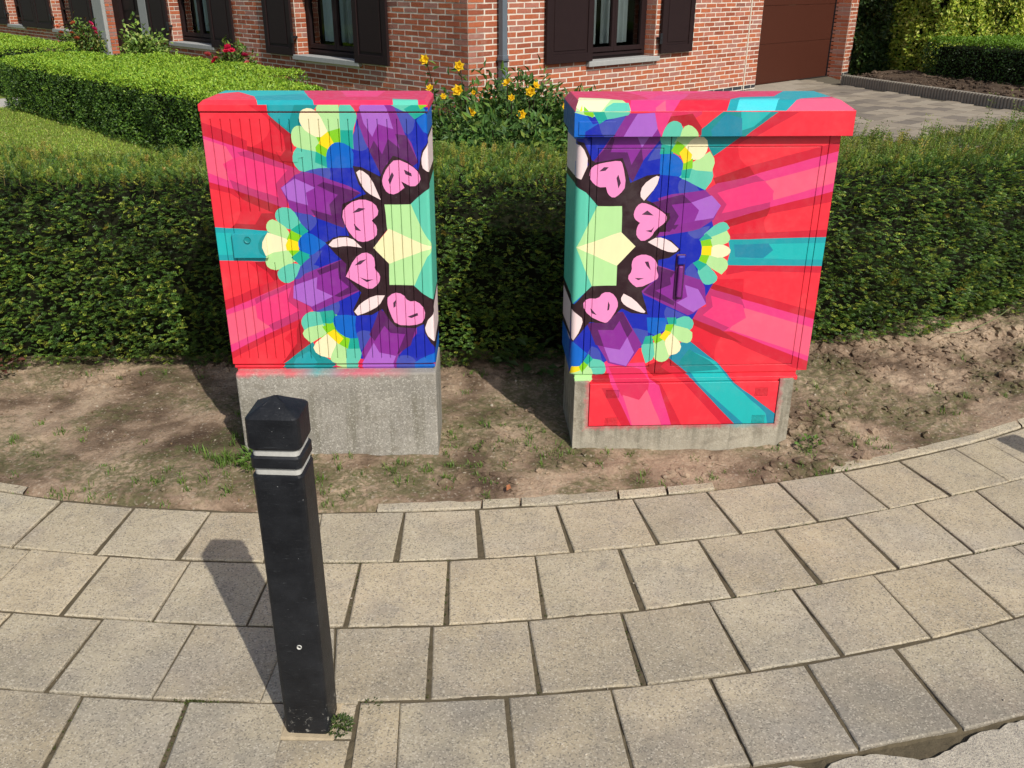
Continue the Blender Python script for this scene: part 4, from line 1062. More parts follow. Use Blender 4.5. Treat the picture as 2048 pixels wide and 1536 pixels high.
# two lips under the door
link('base_rail', sheet_mesh('base_rail', painted(rect(X0 + 0.006, X1 - 0.004, 0.401, 0.412), 'L', 'r1', xf=lambda p: (p[0] + max(0.0, p[0] - 0.388) * 0.8, p[1] - max(0.0, 0.43 - p[1]) * 0.9)), lambda x, z: (x, YF + 0.002, z), (0, 1, 0), 0.03), cab)
link('base_rail', sheet_mesh('base_rail', painted(rect(X0 + 0.014, X1 - 0.012, 0.388, 0.3985), 'L', 'r1', xf=lambda p: (p[0] + max(0.0, p[0] - 0.388) * 0.8, p[1] - max(0.0, 0.43 - p[1]) * 2.5)), lambda x, z: (x, YF + 0.006, z), (0, 1, 0), 0.03), cab)
link('lid', lid_mesh('lid', X0 - 0.003, X1 + 0.003, YF - 0.003, 0.385, 1.4285, 1.452, 1.4665, (0.016, 0.014, 0.02, 0.016), 'L', 'LT', 'r1', 'r1', ('r1', 'rp')), cab)
lp = link('lock_plate', sheet_mesh('lock_plate', painted(rect(-0.360, -0.228, 0.874, 0.970), [q for q in MUR['L'] if q[0] in ('t3', 'c', 'g')], 't2'), lambda x, z: (x, YF - 0.013, z), (0, 1, 0), 0.014), cab)
bm = bmesh.new()
bmesh.ops.create_cone(bm, segments=20, radius1=0.0135, radius2=0.0135, depth=0.006, cap_ends=True)
bmesh.ops.rotate(bm, verts=bm.verts, cent=(0, 0, 0), matrix=Matrix.Rotation(math.pi / 2, 3, 'X'))
bmesh.ops.inset_region(bm, faces=[f for f in bm.faces if len(f.verts) > 6 and f.normal.y < -0.9], thickness=0.004, depth=-0.003)
link('keyhole', tinted(bm_mesh('keyhole', bm, PAINT), PKL['t3']), lp, (-0.300, YF - 0.015, 0.948))
# small concrete-coloured flap line above the lock: the peeled paint edge of a sticker
link('sticker', sheet_mesh('sticker', painted([(-0.158, 1.283), (-0.06, 1.281), (-0.057, 1.262), (-0.075, 1.258), (-0.08, 1.242), (-0.14, 1.246)], 'L', 'g'), lambda x, z: (x, YF - 0.0012, z), (0, 1, 0), 0.0012), cab)

# ------------------------------------------------------------------ right cabinet
cab = empty('utility_cabinet', (0.735, 3.5087, 0), math.atan(0.0465),
            label='painted street cabinet with smooth double doors, overhanging lid and painted panel in its base', cat='street cabinet',
            group='painted street cabinets on the verge')
bm = bmesh.new()
prof = [(-0.474, -0.2), (0.474, -0.2), (0.470, 0.322), (0.4105, 0.322), (0.4105, 0.108), (-0.4075, 0.108), (-0.4075, 0.322), (-0.470, 0.322)]
fv = [bm.verts.new((x, 0.0, z)) for x, z in prof]
bv = [bm.verts.new((x * 1.0, 0.41, z)) for x, z in prof]
for a, b in (((0, 5, 6, 7), 0), ((0, 1, 4, 5), 0), ((1, 2, 3, 4), 0)):
    bm.faces.new([fv[i] for i in a]); bm.faces.new([bv[i] for i in a][::-1])
for i in range(8):
    j = (i + 1) % 8
    bm.faces.new((fv[i], bv[i], bv[j], fv[j]))
link('plinth', bm_mesh('plinth', bm, PLINTH_B), cab)
link('plinth_back', box_mesh('plinth_back', (-0.407, 0.410, 0.12, 0.30, 0.109, 0.322), PLINTH_B), cab)
gr = []
for vx in (-0.335, 0.308):
    for vz in (0.243, 0.112):
        for i in range(10):
            for j in range(7):
                gx_, gz_ = vx + i * 0.0058, vz + j * 0.0058
                gr.append(rect(gx_, gx_ + 0.0032, gz_, gz_ + 0.0032))
plan = painted(rect(-0.404, 0.407, 0.1115, 0.3105), 'R', 'r1', gr)
link('plinth_panel', sheet_mesh('plinth_panel', plan, lambda x, z: (x, 0.002, z), (0, 1, 0), 0.02, 0.006), cab)
link('base_rail', sheet_mesh('base_rail', painted(rect(-0.468, 0.486, 0.317, 0.346), 'R', 'r1'), lambda x, z: (x, 0.034, z), (0, 1, 0), 0.36), cab)
link('base_rail', sheet_mesh('base_rail', painted(rect(-0.470, 0.488, 0.313, 0.330), 'R', 'r1'), lambda x, z: (x, 0.012, z), (0, 1, 0), 0.03), cab)
YF = 0.03
X0, X1 = -0.490, 0.530
link('body', body_mesh('body', X0 + 0.002, X1 - 0.002, YF + 0.016, 0.385, 0.350, 1.334, 'u3', left=painted(rect(YF + 0.016, 0.385, 0.350, 1.334), 'RS', 'b2')), cab)


def bend(x, z):
    if x >= -0.466: return (x, YF, z)
    t = min(1.0, (-0.466 - x) / 0.034) * math.pi / 2
    return (-0.466 - math.sin(t) * 0.0235, YF + (1 - math.cos(t)) * 0.0235, z)


ee = [((x, 0.345), (x, 1.33)) for x in (-0.4955, -0.491, -0.4865, -0.482, -0.4775, -0.4725, -0.466)]
plan = painted(rect(-0.500, -0.4365, 0.343, 1.331), 'R', 'b2', extra_edges=ee)
link('corner_post', sheet_mesh('corner_post', plan, bend, (0, 1, 0), 0.018, smooth=True), cab)


def frame_groove(x0, x1, z0, z1, w=0.0022, sides='lrtb'):
    g = []
    if 'l' in sides: g.append(rect(x0, x0 + w, z0, z1))
    if 'r' in sides: g.append(rect(x1 - w, x1, z0, z1))
    if 't' in sides: g.append(rect(x0 + w * 1.2, x1 - w * 1.2, z1 - w, z1))
    if 'b' in sides: g.append(rect(x0 + w * 1.2, x1 - w * 1.2, z0, z0 + w))
    return g


d1 = link('door', sheet_mesh('door', painted(rect(-0.4335, -0.1285, 0.345, 1.330), 'R', 'r1', frame_groove(-0.408, -0.153, 0.375, 1.287)), lambda x, z: (x, YF, z), (0, 1, 0), 0.016, 0.003), cab)
d2 = link('door', sheet_mesh('door', painted(rect(-0.1255, 0.4865, 0.345, 1.330), 'R', 'r1', frame_groove(-0.062, 0.462, 0.378, 1.292)), lambda x, z: (x, YF, z), (0, 1, 0), 0.016, 0.003), cab)
link('side_frame', sheet_mesh('side_frame', painted(rect(0.4895, X1, 0.349, 1.331), 'R', 'r1'), lambda x, z: (x, YF + 0.001, z), (0, 1, 0), 0.016), cab)
link('lid', lid_mesh('lid', -0.505, 0.562, 0.0, 0.405, 1.334, 1.4275, 1.4565, (0.022, 0.032, 0.085, 0.02), 'R', 'RT', 'r1', 'rp', ('b3', 'r1')), cab)
link('name_plate', sheet_mesh('name_plate', painted(rect(-0.488, -0.348, 1.341, 1.391), 'R', 'b2'), lambda x, z: (x, -0.003, z), (0, 1, 0), 0.003), cab)
# swing handle: recessed dish, lever and lock cover, painted over
bm = bmesh.new()
add_box(bm, -0.074, -0.034, YF - 0.006, YF + 0.004, 0.678, 0.868, 0.005, 2)
hd = link('handle', tinted(bm_mesh('handle', bm, PAINT), PKL['u3'] * 0.8), d2)
bm = bmesh.new()
add_box(bm, -0.064, -0.044, YF - 0.020, YF - 0.004, 0.688, 0.822, 0.006, 2)
link('lever', tinted(bm_mesh('lever', bm, PAINT), PKL['u1'] * 0.8), hd)
bm = bmesh.new()
add_box(bm, -0.069, -0.037, YF - 0.018, YF - 0.004, 0.826, 0.864, 0.006, 2)
link('lock_cover', tinted(bm_mesh('lock_cover', bm, PAINT), PKL['b1']), hd)

# ------------------------------------------------------------------ bollards


def rounded_square(w, d, r, n=5):
    pts = []
    for cx, cy, a0 in ((w / 2 - r, d / 2 - r, 0), (-w / 2 + r, d / 2 - r, 90), (-w / 2 + r, -d / 2 + r, 180), (w / 2 - r, -d / 2 + r, 270)):
        for i in range(n + 1):
            a = math.radians(a0 + 90 * i / n)
            pts.append((cx + r * math.cos(a), cy + r * math.sin(a)))
    return pts


def loft(name, secs, mat, close_top=True, wob=0.0):
    bm = bmesh.new()
    rings = []
    for z, w, d, r in secs:
        rings.append([bm.verts.new((x + rng.normal(0, wob), y + rng.normal(0, wob), z)) for x, y in rounded_square(w, d, r)])
    n = len(rings[0])
    for a, b in zip(rings[:-1], rings[1:]):
        for i in range(n):
            bm.faces.new((a[i], a[(i + 1) % n], b[(i + 1) % n], b[i]))
    bm.faces.new(rings[0][::-1])
    if close_top: bm.faces.new(rings[-1])
    me = bm_mesh(name, bm, mat, smooth=True)
    me.set_sharp_from_angle(angle=math.radians(21))
    return me


BW, BD = 0.124, 0.112
bollard = empty('bollard', (-0.552, 1.911, 0), math.radians(-3.0),
                label='black square bollard with pointed cap and two thin white rings, standing in the paving', cat='bollard', group='black bollards along the kerb')
post = link('post', loft('post', [(-0.25, BW - 0.004, BD - 0.004, 0.014), (0.0, BW - 0.004, BD - 0.004, 0.014)] + [(z, BW - 0.002, BD - 0.002, 0.015) for z in (0.2, 0.4, 0.6, 0.79)] + [(0.800, BW - 0.001, BD - 0.001, 0.015), (0.8055, BW - 0.006, BD - 0.006, 0.014)], BOLLARD, wob=0.0005), bollard)
link('collar', loft('collar', [(0.8225, BW - 0.008, BD - 0.008, 0.014), (0.826, BW, BD, 0.016), (0.851, BW, BD, 0.016), (0.8555, BW - 0.008, BD - 0.008, 0.014)], BOLLARD, wob=0.0004), bollard)
for z0_, z1_ in ((0.8035, 0.825), (0.8535, 0.875)):
    link('white_ring', loft('white_ring', [(z0_, BW - 0.013, BD - 0.013, 0.012), (z1_, BW - 0.013, BD - 0.013, 0.012)], WHITE_BAND), bollard)
link('cap', loft('cap', [(0.8725, BW - 0.006, BD - 0.006, 0.014), (0.878, BW + 0.003, BD + 0.003, 0.016), (0.949, BW + 0.002, BD + 0.002, 0.016), (0.953, BW + 0.0005, BD + 0.0005, 0.016), (0.957, BW - 0.006, BD - 0.006, 0.015), (0.9745, 0.058, 0.052, 0.007), (0.990, 0.006, 0.005, 0.001), (0.9905, 0.003, 0.003, 0.0008)], BOLLARD, wob=0.0005), bollard)
bm = bmesh.new()
bmesh.ops.create_cone(bm, segments=18, radius1=0.0075, radius2=0.006, depth=0.004, cap_ends=True)
bmesh.ops.rotate(bm, verts=bm.verts, cent=(0, 0, 0), matrix=Matrix.Rotation(math.pi / 2, 3, 'X'))
bmesh.ops.inset_region(bm, faces=[f for f in bm.faces if len(f.verts) > 6 and f.normal.y < -0.9], thickness=0.003, depth=-0.003)
link('bolt_hole', bm_mesh('bolt_hole', bm, WHITE_BAND), post, (0.006, -BD / 2 + 0.0005, 0.296))
# mortar bed at the foot
bm = bmesh.new()
add_box(bm, -0.078, 0.078, -0.078, 0.07, -0.06, -0.002, 0.01, 2)
link('footing', bm_mesh('footing', bm, simple_mat('pale_mortar_bed', (0.36, 0.29, 0.19), 0.95, 0.1, 0.4, 30, 0.5)), bollard)
b2 = bollard.copy(); COL.link(b2)
b2.location = (2.74, 2.76, 0); b2.rotation_euler = (0, 0, math.radians(22))
b2['label'] = 'black bollard outside the picture on the right, only its shadow falls on the tiles'
for ch in list(bollard.children):
    c = ch.copy(); COL.link(c); c.parent = b2
    for g in ch.children:
        d = g.copy(); COL.link(d); d.parent = c

# ================================================================== YEW HEDGE (front)
def add_part(name, VFC, mat, parent, kind='stuff', smooth=False):
    V, F, C = VFC
    return link(name, npmesh(name, V, F, mat, C, smooth), parent, kind=kind)


hedge = empty('yew_hedge', (0, 0, 0), label='long dark green clipped yew hedge running behind the two painted cabinets', cat='hedge')
_s = np.r_[0, np.cumsum(np.hypot(np.diff(_hx), np.diff(_hy)))]


def hedge_frame(s):
    x = np.interp(s, _s, _hx); y = np.interp(s, _s, _hy)
    dx = np.gradient(_hx, _s); dy = np.gradient(_hy, _s)
    tx, ty = np.interp(s, _s, dx), np.interp(s, _s, dy)
    l = np.hypot(tx, ty)
    return x, y, tx / l, ty / l


HT, HD = 1.01, 0.78
S0, S1 = np.interp(-3.9, _hx, _s), np.interp(5.4, _hx, _s)


def yew_points(n, face):
    s = rng.uniform(S0, S1, n)
    x, y, tx, ty = hedge_frame(s)
    inx, iny = -ty, tx                                   # into the hedge
    if face == 'front':
        z = 0.03 + (HT - 0.02) * rng.random(n) ** 0.95
        bulge = 0.055 * fbm(np.c_[s * 2.2, z * 2.5], 1.0, 3, 3) + 0.045 * fbm(np.c_[s * 6.5, z * 11.0], 1.0, 2, 7)
        dep = -0.02 - bulge + rng.exponential(0.028, n) - 0.05 * np.sin(np.clip(z / HT, 0, 1) * math.pi) + 0.06 * np.clip((z - HT + 0.10) / 0.10, 0, 1) ** 2
        dep = dep + 0.05 * np.clip((0.14 - z) / 0.14, 0, 1)
        P = np.c_[x + inx * dep, y + iny * dep, z]
        N = np.c_[-inx, -iny, np.full(n, 0.25) + 0.9 * np.clip((z - HT + 0.12) / 0.12, 0, 1)]
    elif face == 'top':
        dep = 0.03 + rng.random(n) * (HD - 0.03)
        z = HT - 0.015 + 0.03 * fbm(np.c_[s, dep], 3.0, 3, 5) - rng.exponential(0.022, n) - 0.06 * np.clip((dep - HD + 0.1) / 0.1, 0, 1) ** 2
        P = np.c_[x + inx * dep, y + iny * dep, z]
        N = np.c_[-inx * 0.15, -iny * 0.15, np.ones(n)]
    else:
        z = 0.15 + (HT - 0.18) * rng.random(n)
        dep = HD + 0.03 - rng.exponential(0.03, n) + 0.04 * fbm(np.c_[s * 3, z * 3], 1.0, 2, 8)
        P = np.c_[x + inx * dep, y + iny * dep, z]
        N = np.c_[inx, iny, np.full(n, 0.25)]
    return P, unit(N), s


YEW = [(0.066, 0.138, 0.022), (0.046, 0.104, 0.019), (0.110, 0.195, 0.028), (0.27, 0.32, 0.040), (0.026, 0.058, 0.015)]
parts = []
for face, n, w in (('front', 62000, (5, 4, 5, 2.8, 2)), ('top', 21000, (4, 2, 5, 3.0, 1)), ('back', 2500, (4, 4, 2, 1, 2))):
    P, N, s = yew_points(n, face)
    # gaps between the spray layers
    keep = (fbm(np.c_[s * 8, P[:, 2] * 15, P[:, 1] * 3], 1.0, 3, 61) > -0.26) | (rng.random(n) < 0.45) | (face != 'front')
    P, N, s = P[keep], N[keep], s[keep]
    n = len(P)
    jit = rand_dirs(n)
    if face == 'top':
        D = unit(N * 0.75 + jit * 0.75)
        up = unit(jit[:, [1, 2, 0]] + np.array([0, 0, 0.3]))
    else:
        D = unit(N * 0.8 + jit * np.array([0.75, 0.75, 0.35]) + np.array([0, 0, -0.05]))
        up = unit(np.array([0, -0.15, 1.0]) + rand_dirs(n) * 0.33)
    cols = palette(n, YEW, w)
    cl = fbm(P, 4.5, 3, 31)
    cols = cols * (1 + 0.35 * cl)[:, None]
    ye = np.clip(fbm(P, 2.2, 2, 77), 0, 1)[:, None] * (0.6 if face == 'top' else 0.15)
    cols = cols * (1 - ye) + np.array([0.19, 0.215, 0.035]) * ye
    parts.append(sprays(P, D, up, 4, rng.uniform(0.020, 0.036, n), 0.0118, 0.0046, np.clip(cols, 0.008, 0.6)))
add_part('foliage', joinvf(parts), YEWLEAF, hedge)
# long new shoots standing out of the top and a few out of the face
n = 2100
P, N, s = yew_points(n, 'top')
k = 300
P2, N2, s2 = yew_points(k, 'front')
P = np.r_[P, P2]; N = np.r_[N, N2]; n += k
side = np.clip((P[:, 0] - 0.5) / 1.2, 0, 1)
Ls = rng.uniform(0.03, 0.085, n) + side * rng.exponential(0.03, n)
D = unit(N * 1.0 + rand_dirs(n) * 0.35 + np.array([0.15, 0, 0.35]))
cols = palette(n, [(0.16, 0.22, 0.03), (0.24, 0.25, 0.04), (0.11, 0.185, 0.025), (0.34, 0.27, 0.05)], (5, 3, 5, 1.3))
pv = sprays(P, D, unit(rand_dirs(n)), 7, Ls, 0.019, 0.0055, cols, 0.25)
pv2 = sprays(P, D, unit(np.cross(D, rand_dirs(n))), 6, Ls, 0.017, 0.005, cols * 0.9, 0.25)
V, F = tubes(P - D * 0.03, P + D * (Ls * 0.9)[:, None], 0.0016, 0.0007, 3)
add_part('new_shoots', joinvf([pv, pv2, (V, F, np.tile((0.16, 0.13, 0.04), (len(F), 1)))]), LEAF, hedge)
# solid dark core, added to block light through the hedge
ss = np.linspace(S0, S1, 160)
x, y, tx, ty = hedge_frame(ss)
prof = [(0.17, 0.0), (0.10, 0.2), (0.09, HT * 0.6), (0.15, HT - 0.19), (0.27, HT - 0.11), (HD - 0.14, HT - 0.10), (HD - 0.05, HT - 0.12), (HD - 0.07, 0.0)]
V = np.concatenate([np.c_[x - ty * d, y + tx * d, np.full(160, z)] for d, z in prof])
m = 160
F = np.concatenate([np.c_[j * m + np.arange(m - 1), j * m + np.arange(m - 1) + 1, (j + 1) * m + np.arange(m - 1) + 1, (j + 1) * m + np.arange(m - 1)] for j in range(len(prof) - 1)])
link('shade_core', npmesh('shade_core', V, F, CORE), hedge)
# stems at the foot
sx = rng.uniform(S0, S1, 70)
x, y, tx, ty = hedge_frame(sx)
A = np.c_[x - ty * 0.14, y + tx * 0.14, np.zeros(70)]
B = A + np.c_[rng.normal(0, 0.05, 70), rng.normal(0, 0.04, 70), rng.uniform(0.2, 0.35, 70)]
V, F = tubes(A, B, 0.014, 0.009, 6)
link('stems', npmesh('stems', V, F, BARK), hedge, kind='stuff')

# fallen needles, dry straw and sparse grass on the soil
GRASS = [(0.085, 0.155, 0.02), (0.12, 0.20, 0.03), (0.06, 0.11, 0.02), (0.20, 0.19, 0.07)]


def blades(P, L, W, lean, cols, r=rng):
    n = len(P)
    a = r.uniform(0, 6.283, n)
    out = np.c_[np.cos(a), np.sin(a), np.zeros(n)]
    le = r.random(n) * lean
    D1 = unit(out * le[:, None] * 0.5 + np.array([0, 0, 1.0]))
    D2 = unit(out * (le * 1.6)[:, None] + np.array([0, 0, 0.8]))
    S = np.c_[-np.sin(a), np.cos(a), np.zeros(n)]
    L = np.broadcast_to(L, n)[:, None]; W = np.broadcast_to(W, n)[:, None]
    m = P + D1 * L * 0.55
    t = m + D2 * L * 0.5
    V = np.stack([P - S * W * 0.5, P + S * W * 0.5, m + S * W * 0.42, m - S * W * 0.42, t], 1).reshape(-1, 3)
    b = np.arange(n) * 5
    F = np.concatenate([np.c_[b, b + 1, b + 2, b + 3], np.c_[b + 3, b + 2, b + 4, b + 4]])
    return V, F[:, :], np.concatenate([cols, cols * 1.1])


def tri_safe(V, F, C, name, mat, parent=None, **kw):
    """faces given as quads where a repeated last index means a triangle"""
    q = F[F[:, 2] != F[:, 3]]; cq = C[F[:, 2] != F[:, 3]]
    t = F[F[:, 2] == F[:, 3]][:, :3]; ct = C[F[:, 2] == F[:, 3]]
    T = np.concatenate([q[:, [0, 1, 2]], q[:, [0, 2, 3]], t]); CT = np.concatenate([cq, cq, ct])
    return link(name, npmesh(name, V, T, mat, CT), parent, **kw)


tuft_c = []
for cx, cy, sx_, sy_, n in ((-1.14, 3.47, 0.07, 0.16, 40), (-1.1, 3.35, 0.10, 0.06, 16), (-0.27, 3.47, 0.10, 0.14, 16), (-0.28, 3.25, 0.15, 0.10, 15), (-0.55, 3.22, 0.2, 0.10, 14),
                            (0.02, 3.55, 0.12, 0.10, 14), (0.3, 3.42, 0.1, 0.05, 6), (-1.5, 3.1, 0.5, 0.06, 20), (-1.35, 3.25, 0.3, 0.12, 14), (-2.1, 3.5, 0.35, 0.2, 16),
                            (1.35, 3.42, 0.25, 0.12, 14), (0.9, 3.22, 0.6, 0.06, 16), (1.25, 3.34, 0.2, 0.05, 8), (-2.4, 3.9, 0.5, 0.3, 14), (1.55, 3.75, 0.2, 0.2, 8), (2.0, 4.55, 0.5, 0.25, 14), (-1.7, 4.25, 0.6, 0.08, 14), (0.1, 4.2, 0.3, 0.15, 12), (0.5, 3.45, 0.5, 0.04, 12), (2.1, 3.9, 0.3, 0.25, 8)):
    for _ in range(n): tuft_c.append((rng.normal(cx, sx_), rng.normal(cy, sy_), 0.5 + 0.8 * rng.random() + (0.6 if n == 40 else 0)))
T = np.array(tuft_c)
T = T[(T[:, 1] > line_y(0, T[:, 0]) + 0.01) & ~((np.abs(T[:, 0] + 0.725) < 0.43) & (T[:, 1] > 3.40)) & ~((np.abs(T[:, 0] - 0.735) < 0.49) & (T[:, 1] > 3.47 + 0.0465 * T[:, 0]))]
nb = 15
P = np.repeat(T, nb, 0)
P = np.c_[P[:, 0] + rng.normal(0, 0.012, len(P)), P[:, 1] + rng.normal(0, 0.012, len(P)), P[:, 2]]
gs = P[:, 2].copy()
P[:, 2] = soil_height(P[:, 0], P[:, 1]) - 0.004
V, F, C = blades(P, 0.028 * gs * rng.uniform(0.6, 1.5, len(P)), 0.0036, 1.5, palette(len(P), GRASS, (4, 4, 2, 1)))
tri_safe(V, F, C, 'grass_tufts', LEAF, kind='stuff')
# dry thatch
x = rng.uniform(-3.2, 3.2, 6500); t_ = rng.random(6500)
y = line_y(0, x) + 0.01 + t_ * (hedge_y(x) + 0.1 - line_y(0, x))
k = (fbm(np.c_[x, y], 1.9, 3, 44) + 0.25 * (x < 0)) > 0.08
x, y = x[k], y[k]
P = np.c_[x, y, soil_height(x, y) + 0.001]
n = len(P)
a = rng.uniform(0, 6.28, n)
D = np.c_[np.cos(a), np.sin(a), rng.uniform(-0.05, 0.35, n)]
V, F = leaf_quads(P, D, np.tile((0, 0, 1.0), (n, 1)), rng.uniform(0.010, 0.034, n), 0.0022, 0.1)
link('dry_thatch', npmesh('dry_thatch', V, F, LEAF, palette(n, [(0.24, 0.185, 0.10), (0.11, 0.115, 0.035), (0.16, 0.12, 0.06), (0.075, 0.10, 0.025)], (3, 4, 3, 3))), kind='stuff')
P = soil_points(330, lambda x, y: 0.25 + 0.75 * (hedge_y(x) - y < 0.5))
n = len(P)
V, F = leaf_quads(P + [0, 0, 0.004], unit(rand_dirs(n) * np.array([1, 1, 0.25])), unit(np.array([0, 0, 1.0]) + 0.4 * rand_dirs(n)), rng.uniform(0.008, 0.026, n), rng.uniform(0.005, 0.012, n), 0.3)
link('leaf_litter', npmesh('leaf_litter', V, F, LEAF, palette(n, [(0.22, 0.13, 0.06), (0.12, 0.075, 0.04), (0.30, 0.22, 0.12), (0.34, 0.30, 0.22)], (3, 4, 2, 1))), kind='stuff')
n = 160
P = soil_points(n, lambda x, y: 0.6 + 0 * x)
n = len(P)
D = unit(np.c_[rng.normal(size=(n, 2)), rng.uniform(-0.05, 0.2, n)])
V, F = tubes(P + [0, 0, 0.003], P + [0, 0, 0.004] + D * rng.uniform(0.015, 0.07, (n, 1)), 0.0012, 0.0008, 4)
link('twig_litter', npmesh('twig_litter', V, F, simple_mat('dry_twig', (0.17, 0.12, 0.075), 0.95, 0.1)), kind='stuff')
# moss and weeds in the paving joints
pts = []
for row in range(1, 4):
    x = rng.uniform(-2.0, 2.0, 420)
    k = fbm(np.c_[x, x * 0 + row * 3.1], 2.5, 2, row) > 0.12
    pts.append(np.c_[x[k], line_y(row, x[k]) + rng.normal(0, 0.003, k.sum()), np.full(k.sum(), -0.010)])
for j in JOINTS[2][5:8] + JOINTS[1][4:7] + JOINTS[3][0:2]:
    m = 22
    t_ = rng.random(m)
    pts.append(np.c_[j[0] + (j[2] - j[0]) * t_, j[1] + (j[3] - j[1]) * t_, np.full(m, -0.010)] + rng.normal(0, 0.002, (m, 3)))
pts.append(np.c_[rng.normal(-0.87, 0.05, 120), line_y(3, -0.87) + rng.normal(0, 0.008, 120), np.full(120, -0.008)])
P = np.concatenate(pts)
n = len(P)
V, F = leaf_quads(np.repeat(P, 3, 0), unit(rand_dirs(3 * n) + np.array([0, 0, 0.9])), rand_dirs(3 * n), rng.uniform(0.004, 0.011, 3 * n), 0.0045)
link('joint_moss', npmesh('joint_moss', V, F, LEAF, palette(3 * n, [(0.06, 0.075, 0.018), (0.10, 0.13, 0.025), (0.05, 0.05, 0.018)], (4, 2, 3))), kind='stuff')


def weed(name, loc, spread, hgt, nleaf, L, W, cols, label, cat='weed', group=None, up=0.5):
    w = empty(name, loc, label=label, cat=cat, group=group)
    n = nleaf
    a = rng.uniform(0, 6.28, n); rr = spread * np.sqrt(rng.random(n))
    P = np.c_[rr * np.cos(a), rr * np.sin(a), hgt * rng.random(n) * (1 - rr / spread * 0.6)]
    D = unit(np.c_[np.cos(a), np.sin(a), np.full(n, up)] + 0.5 * rand_dirs(n))
    V, F = leaf_quads(P, D, unit(np.array([0, 0, 1.0]) + 0.5 * rand_dirs(n)), L * rng.uniform(0.6, 1.2, n), W)
    link('leaves', npmesh('leaves', V, F, LEAF, palette(n, cols, [1] * len(cols))), w, kind='stuff')
    k = max(6, n // 12)
    V, F = tubes(np.zeros((k, 3)), P[:k] , 0.0012, 0.0007, 3)
    link('stalks', npmesh('stalks', V, F, LEAF, np.tile((0.08, 0.12, 0.03), (len(F), 1))), w, kind='stuff')
    return w


weed('weed', (-0.470, 1.878, -0.006), 0.034, 0.04, 210, 0.013, 0.006, [(0.05, 0.085, 0.018), (0.075, 0.11, 0.025), (0.035, 0.06, 0.015)], 'small bushy green weed growing at the right foot of the bollard')
weed('weed', (-0.395, 1.962, -0.006), 0.03, 0.014, 55, 0.012, 0.004, [(0.05, 0.075, 0.018), (0.08, 0.08, 0.025)], 'sprawling little weed in the paving joint right of the bollard')
weed('weed', (0.09, 4.33, 0.02), 0.15, 0.17, 42, 0.085, 0.042, [(0.045, 0.09, 0.02), (0.06, 0.115, 0.025)], 'broad leaved green weed under the hedge between the two cabinets', up=0.35)
weed('weed', (-1.06, 3.33, 0.02), 0.09, 0.06, 90, 0.045, 0.012, [(0.11, 0.19, 0.03), (0.08, 0.15, 0.025)], 'bright green grassy weed at the lower left corner of the fluted cabinet', up=0.9)
weed('weed', (1.30, 3.50, 0.02), 0.05, 0.05, 34, 0.022, 0.015, [(0.10, 0.18, 0.03), (0.07, 0.13, 0.02)], 'small light green seedling by the right corner of the concrete base with the painted panel', up=0.6)
weed('weed', (-2.62, 4.23, 0.05), 0.12, 0.22, 120, 0.04, 0.022, [(0.10, 0.03, 0.028), (0.13, 0.045, 0.03), (0.06, 0.03, 0.02)], 'dark red leaved barberry sprig against the hedge at the left edge', cat='shrub')
# arching dry stalk on the right
st = empty('grass_stalk', (2.45, 4.80, 0.03), label='long pale arching grass stalk lying out of the hedge on the right', cat='grass stalk')
tt_ = np.linspace(0, 1, 12)
Q = np.c_[tt_ * 0.36, tt_ * 0.02, 0.02 + 0.15 * tt_ ** 2.4]
V, F = tubes(Q[:-1], Q[1:], 0.003, 0.0026, 5)
link('stalk', npmesh('stalk', V, F, LEAF, np.tile((0.22, 0.25, 0.09), (len(F), 1))), st)
V, F = leaf_quads(Q[5:6], np.array([[0.8, -0.3, 0.3]]), np.array([[0, 0.3, 1.0]]), 0.07, 0.008)
link('leaf', npmesh('leaf', V, F, LEAF, np.tile((0.16, 0.2, 0.05), (len(F), 1))), st)
# one fallen leaf
fl_ = empty('fallen_leaf', (-0.02, 3.11, 0.012), label='small orange brown dead leaf on the soil below the gap between cabinets', cat='leaf')
V, F = leaf_quads(np.array([[0, 0, 0.004]]), np.array([[0.35, 0.9, 0.25]]), np.array([[0.4, -0.3, 0.8]]), 0.045, 0.022, 0.2)
link('blade', npmesh('blade', V, F, LEAF, np.array([[0.42, 0.17, 0.08]])), fl_)
weed('weed', (-0.10, 3.07, 0.0), 0.02, 0.03, 30, 0.02, 0.004, [(0.10, 0.16, 0.03)], 'tiny grass sprig in the edging joint below the gap between the cabinets', up=1.0)

# ================================================================== LAWN AND GARDEN
LAWN = simple_mat('lawn_green', (0.13, 0.165, 0.03), 0.95, 0.1, 0.35, 14, 0.8)
HA = math.radians(44.2)
U, Vd, NR = np.array([math.cos(HA), math.sin(HA)]), np.array([-math.sin(HA), math.cos(HA)]), np.array([math.sin(HA), -math.cos(HA)])
HC = np.array([-0.597, 12.751])


def left_pt(t, n): return HC + Vd * t - U * n          # along / out from the left facade


def right_pt(s, n): return HC + U * s + NR * n         # along / out from the right facade


V = np.array([[-30, 4.9, -0.02], [0.2, 5.0, -0.02], [0.6, 12.0, -0.02], [-2.0, 16.0, -0.02], [-12, 26.0, -0.02], [-30, 30, -0.02]])
link('lawn', npmesh('lawn', V, np.array([[0, 1, 2, 3], [0, 3, 4, 5]]), LAWN), kind='structure')
n = 60000
tq = rng.uniform(-0.8, 7.2, n); nq = 3.5 + rng.random(n) ** 0.8 * 5.0
P = HC + Vd * tq[:, None] - U * nq[:, None]
k = (P[:, 1] > 5.2) & (P[:, 0] < -1.2)
P = np.c_[P[k], np.full(k.sum(), -0.02)]
n = len(P)
cols = palette(n, [(0.20, 0.30, 0.03), (0.26, 0.32, 0.05), (0.15, 0.25, 0.025), (0.33, 0.31, 0.09)], (5, 4, 3, 1.2))
cols *= (1 + 0.18 * fbm(P, 1.5, 3, 12))[:, None]
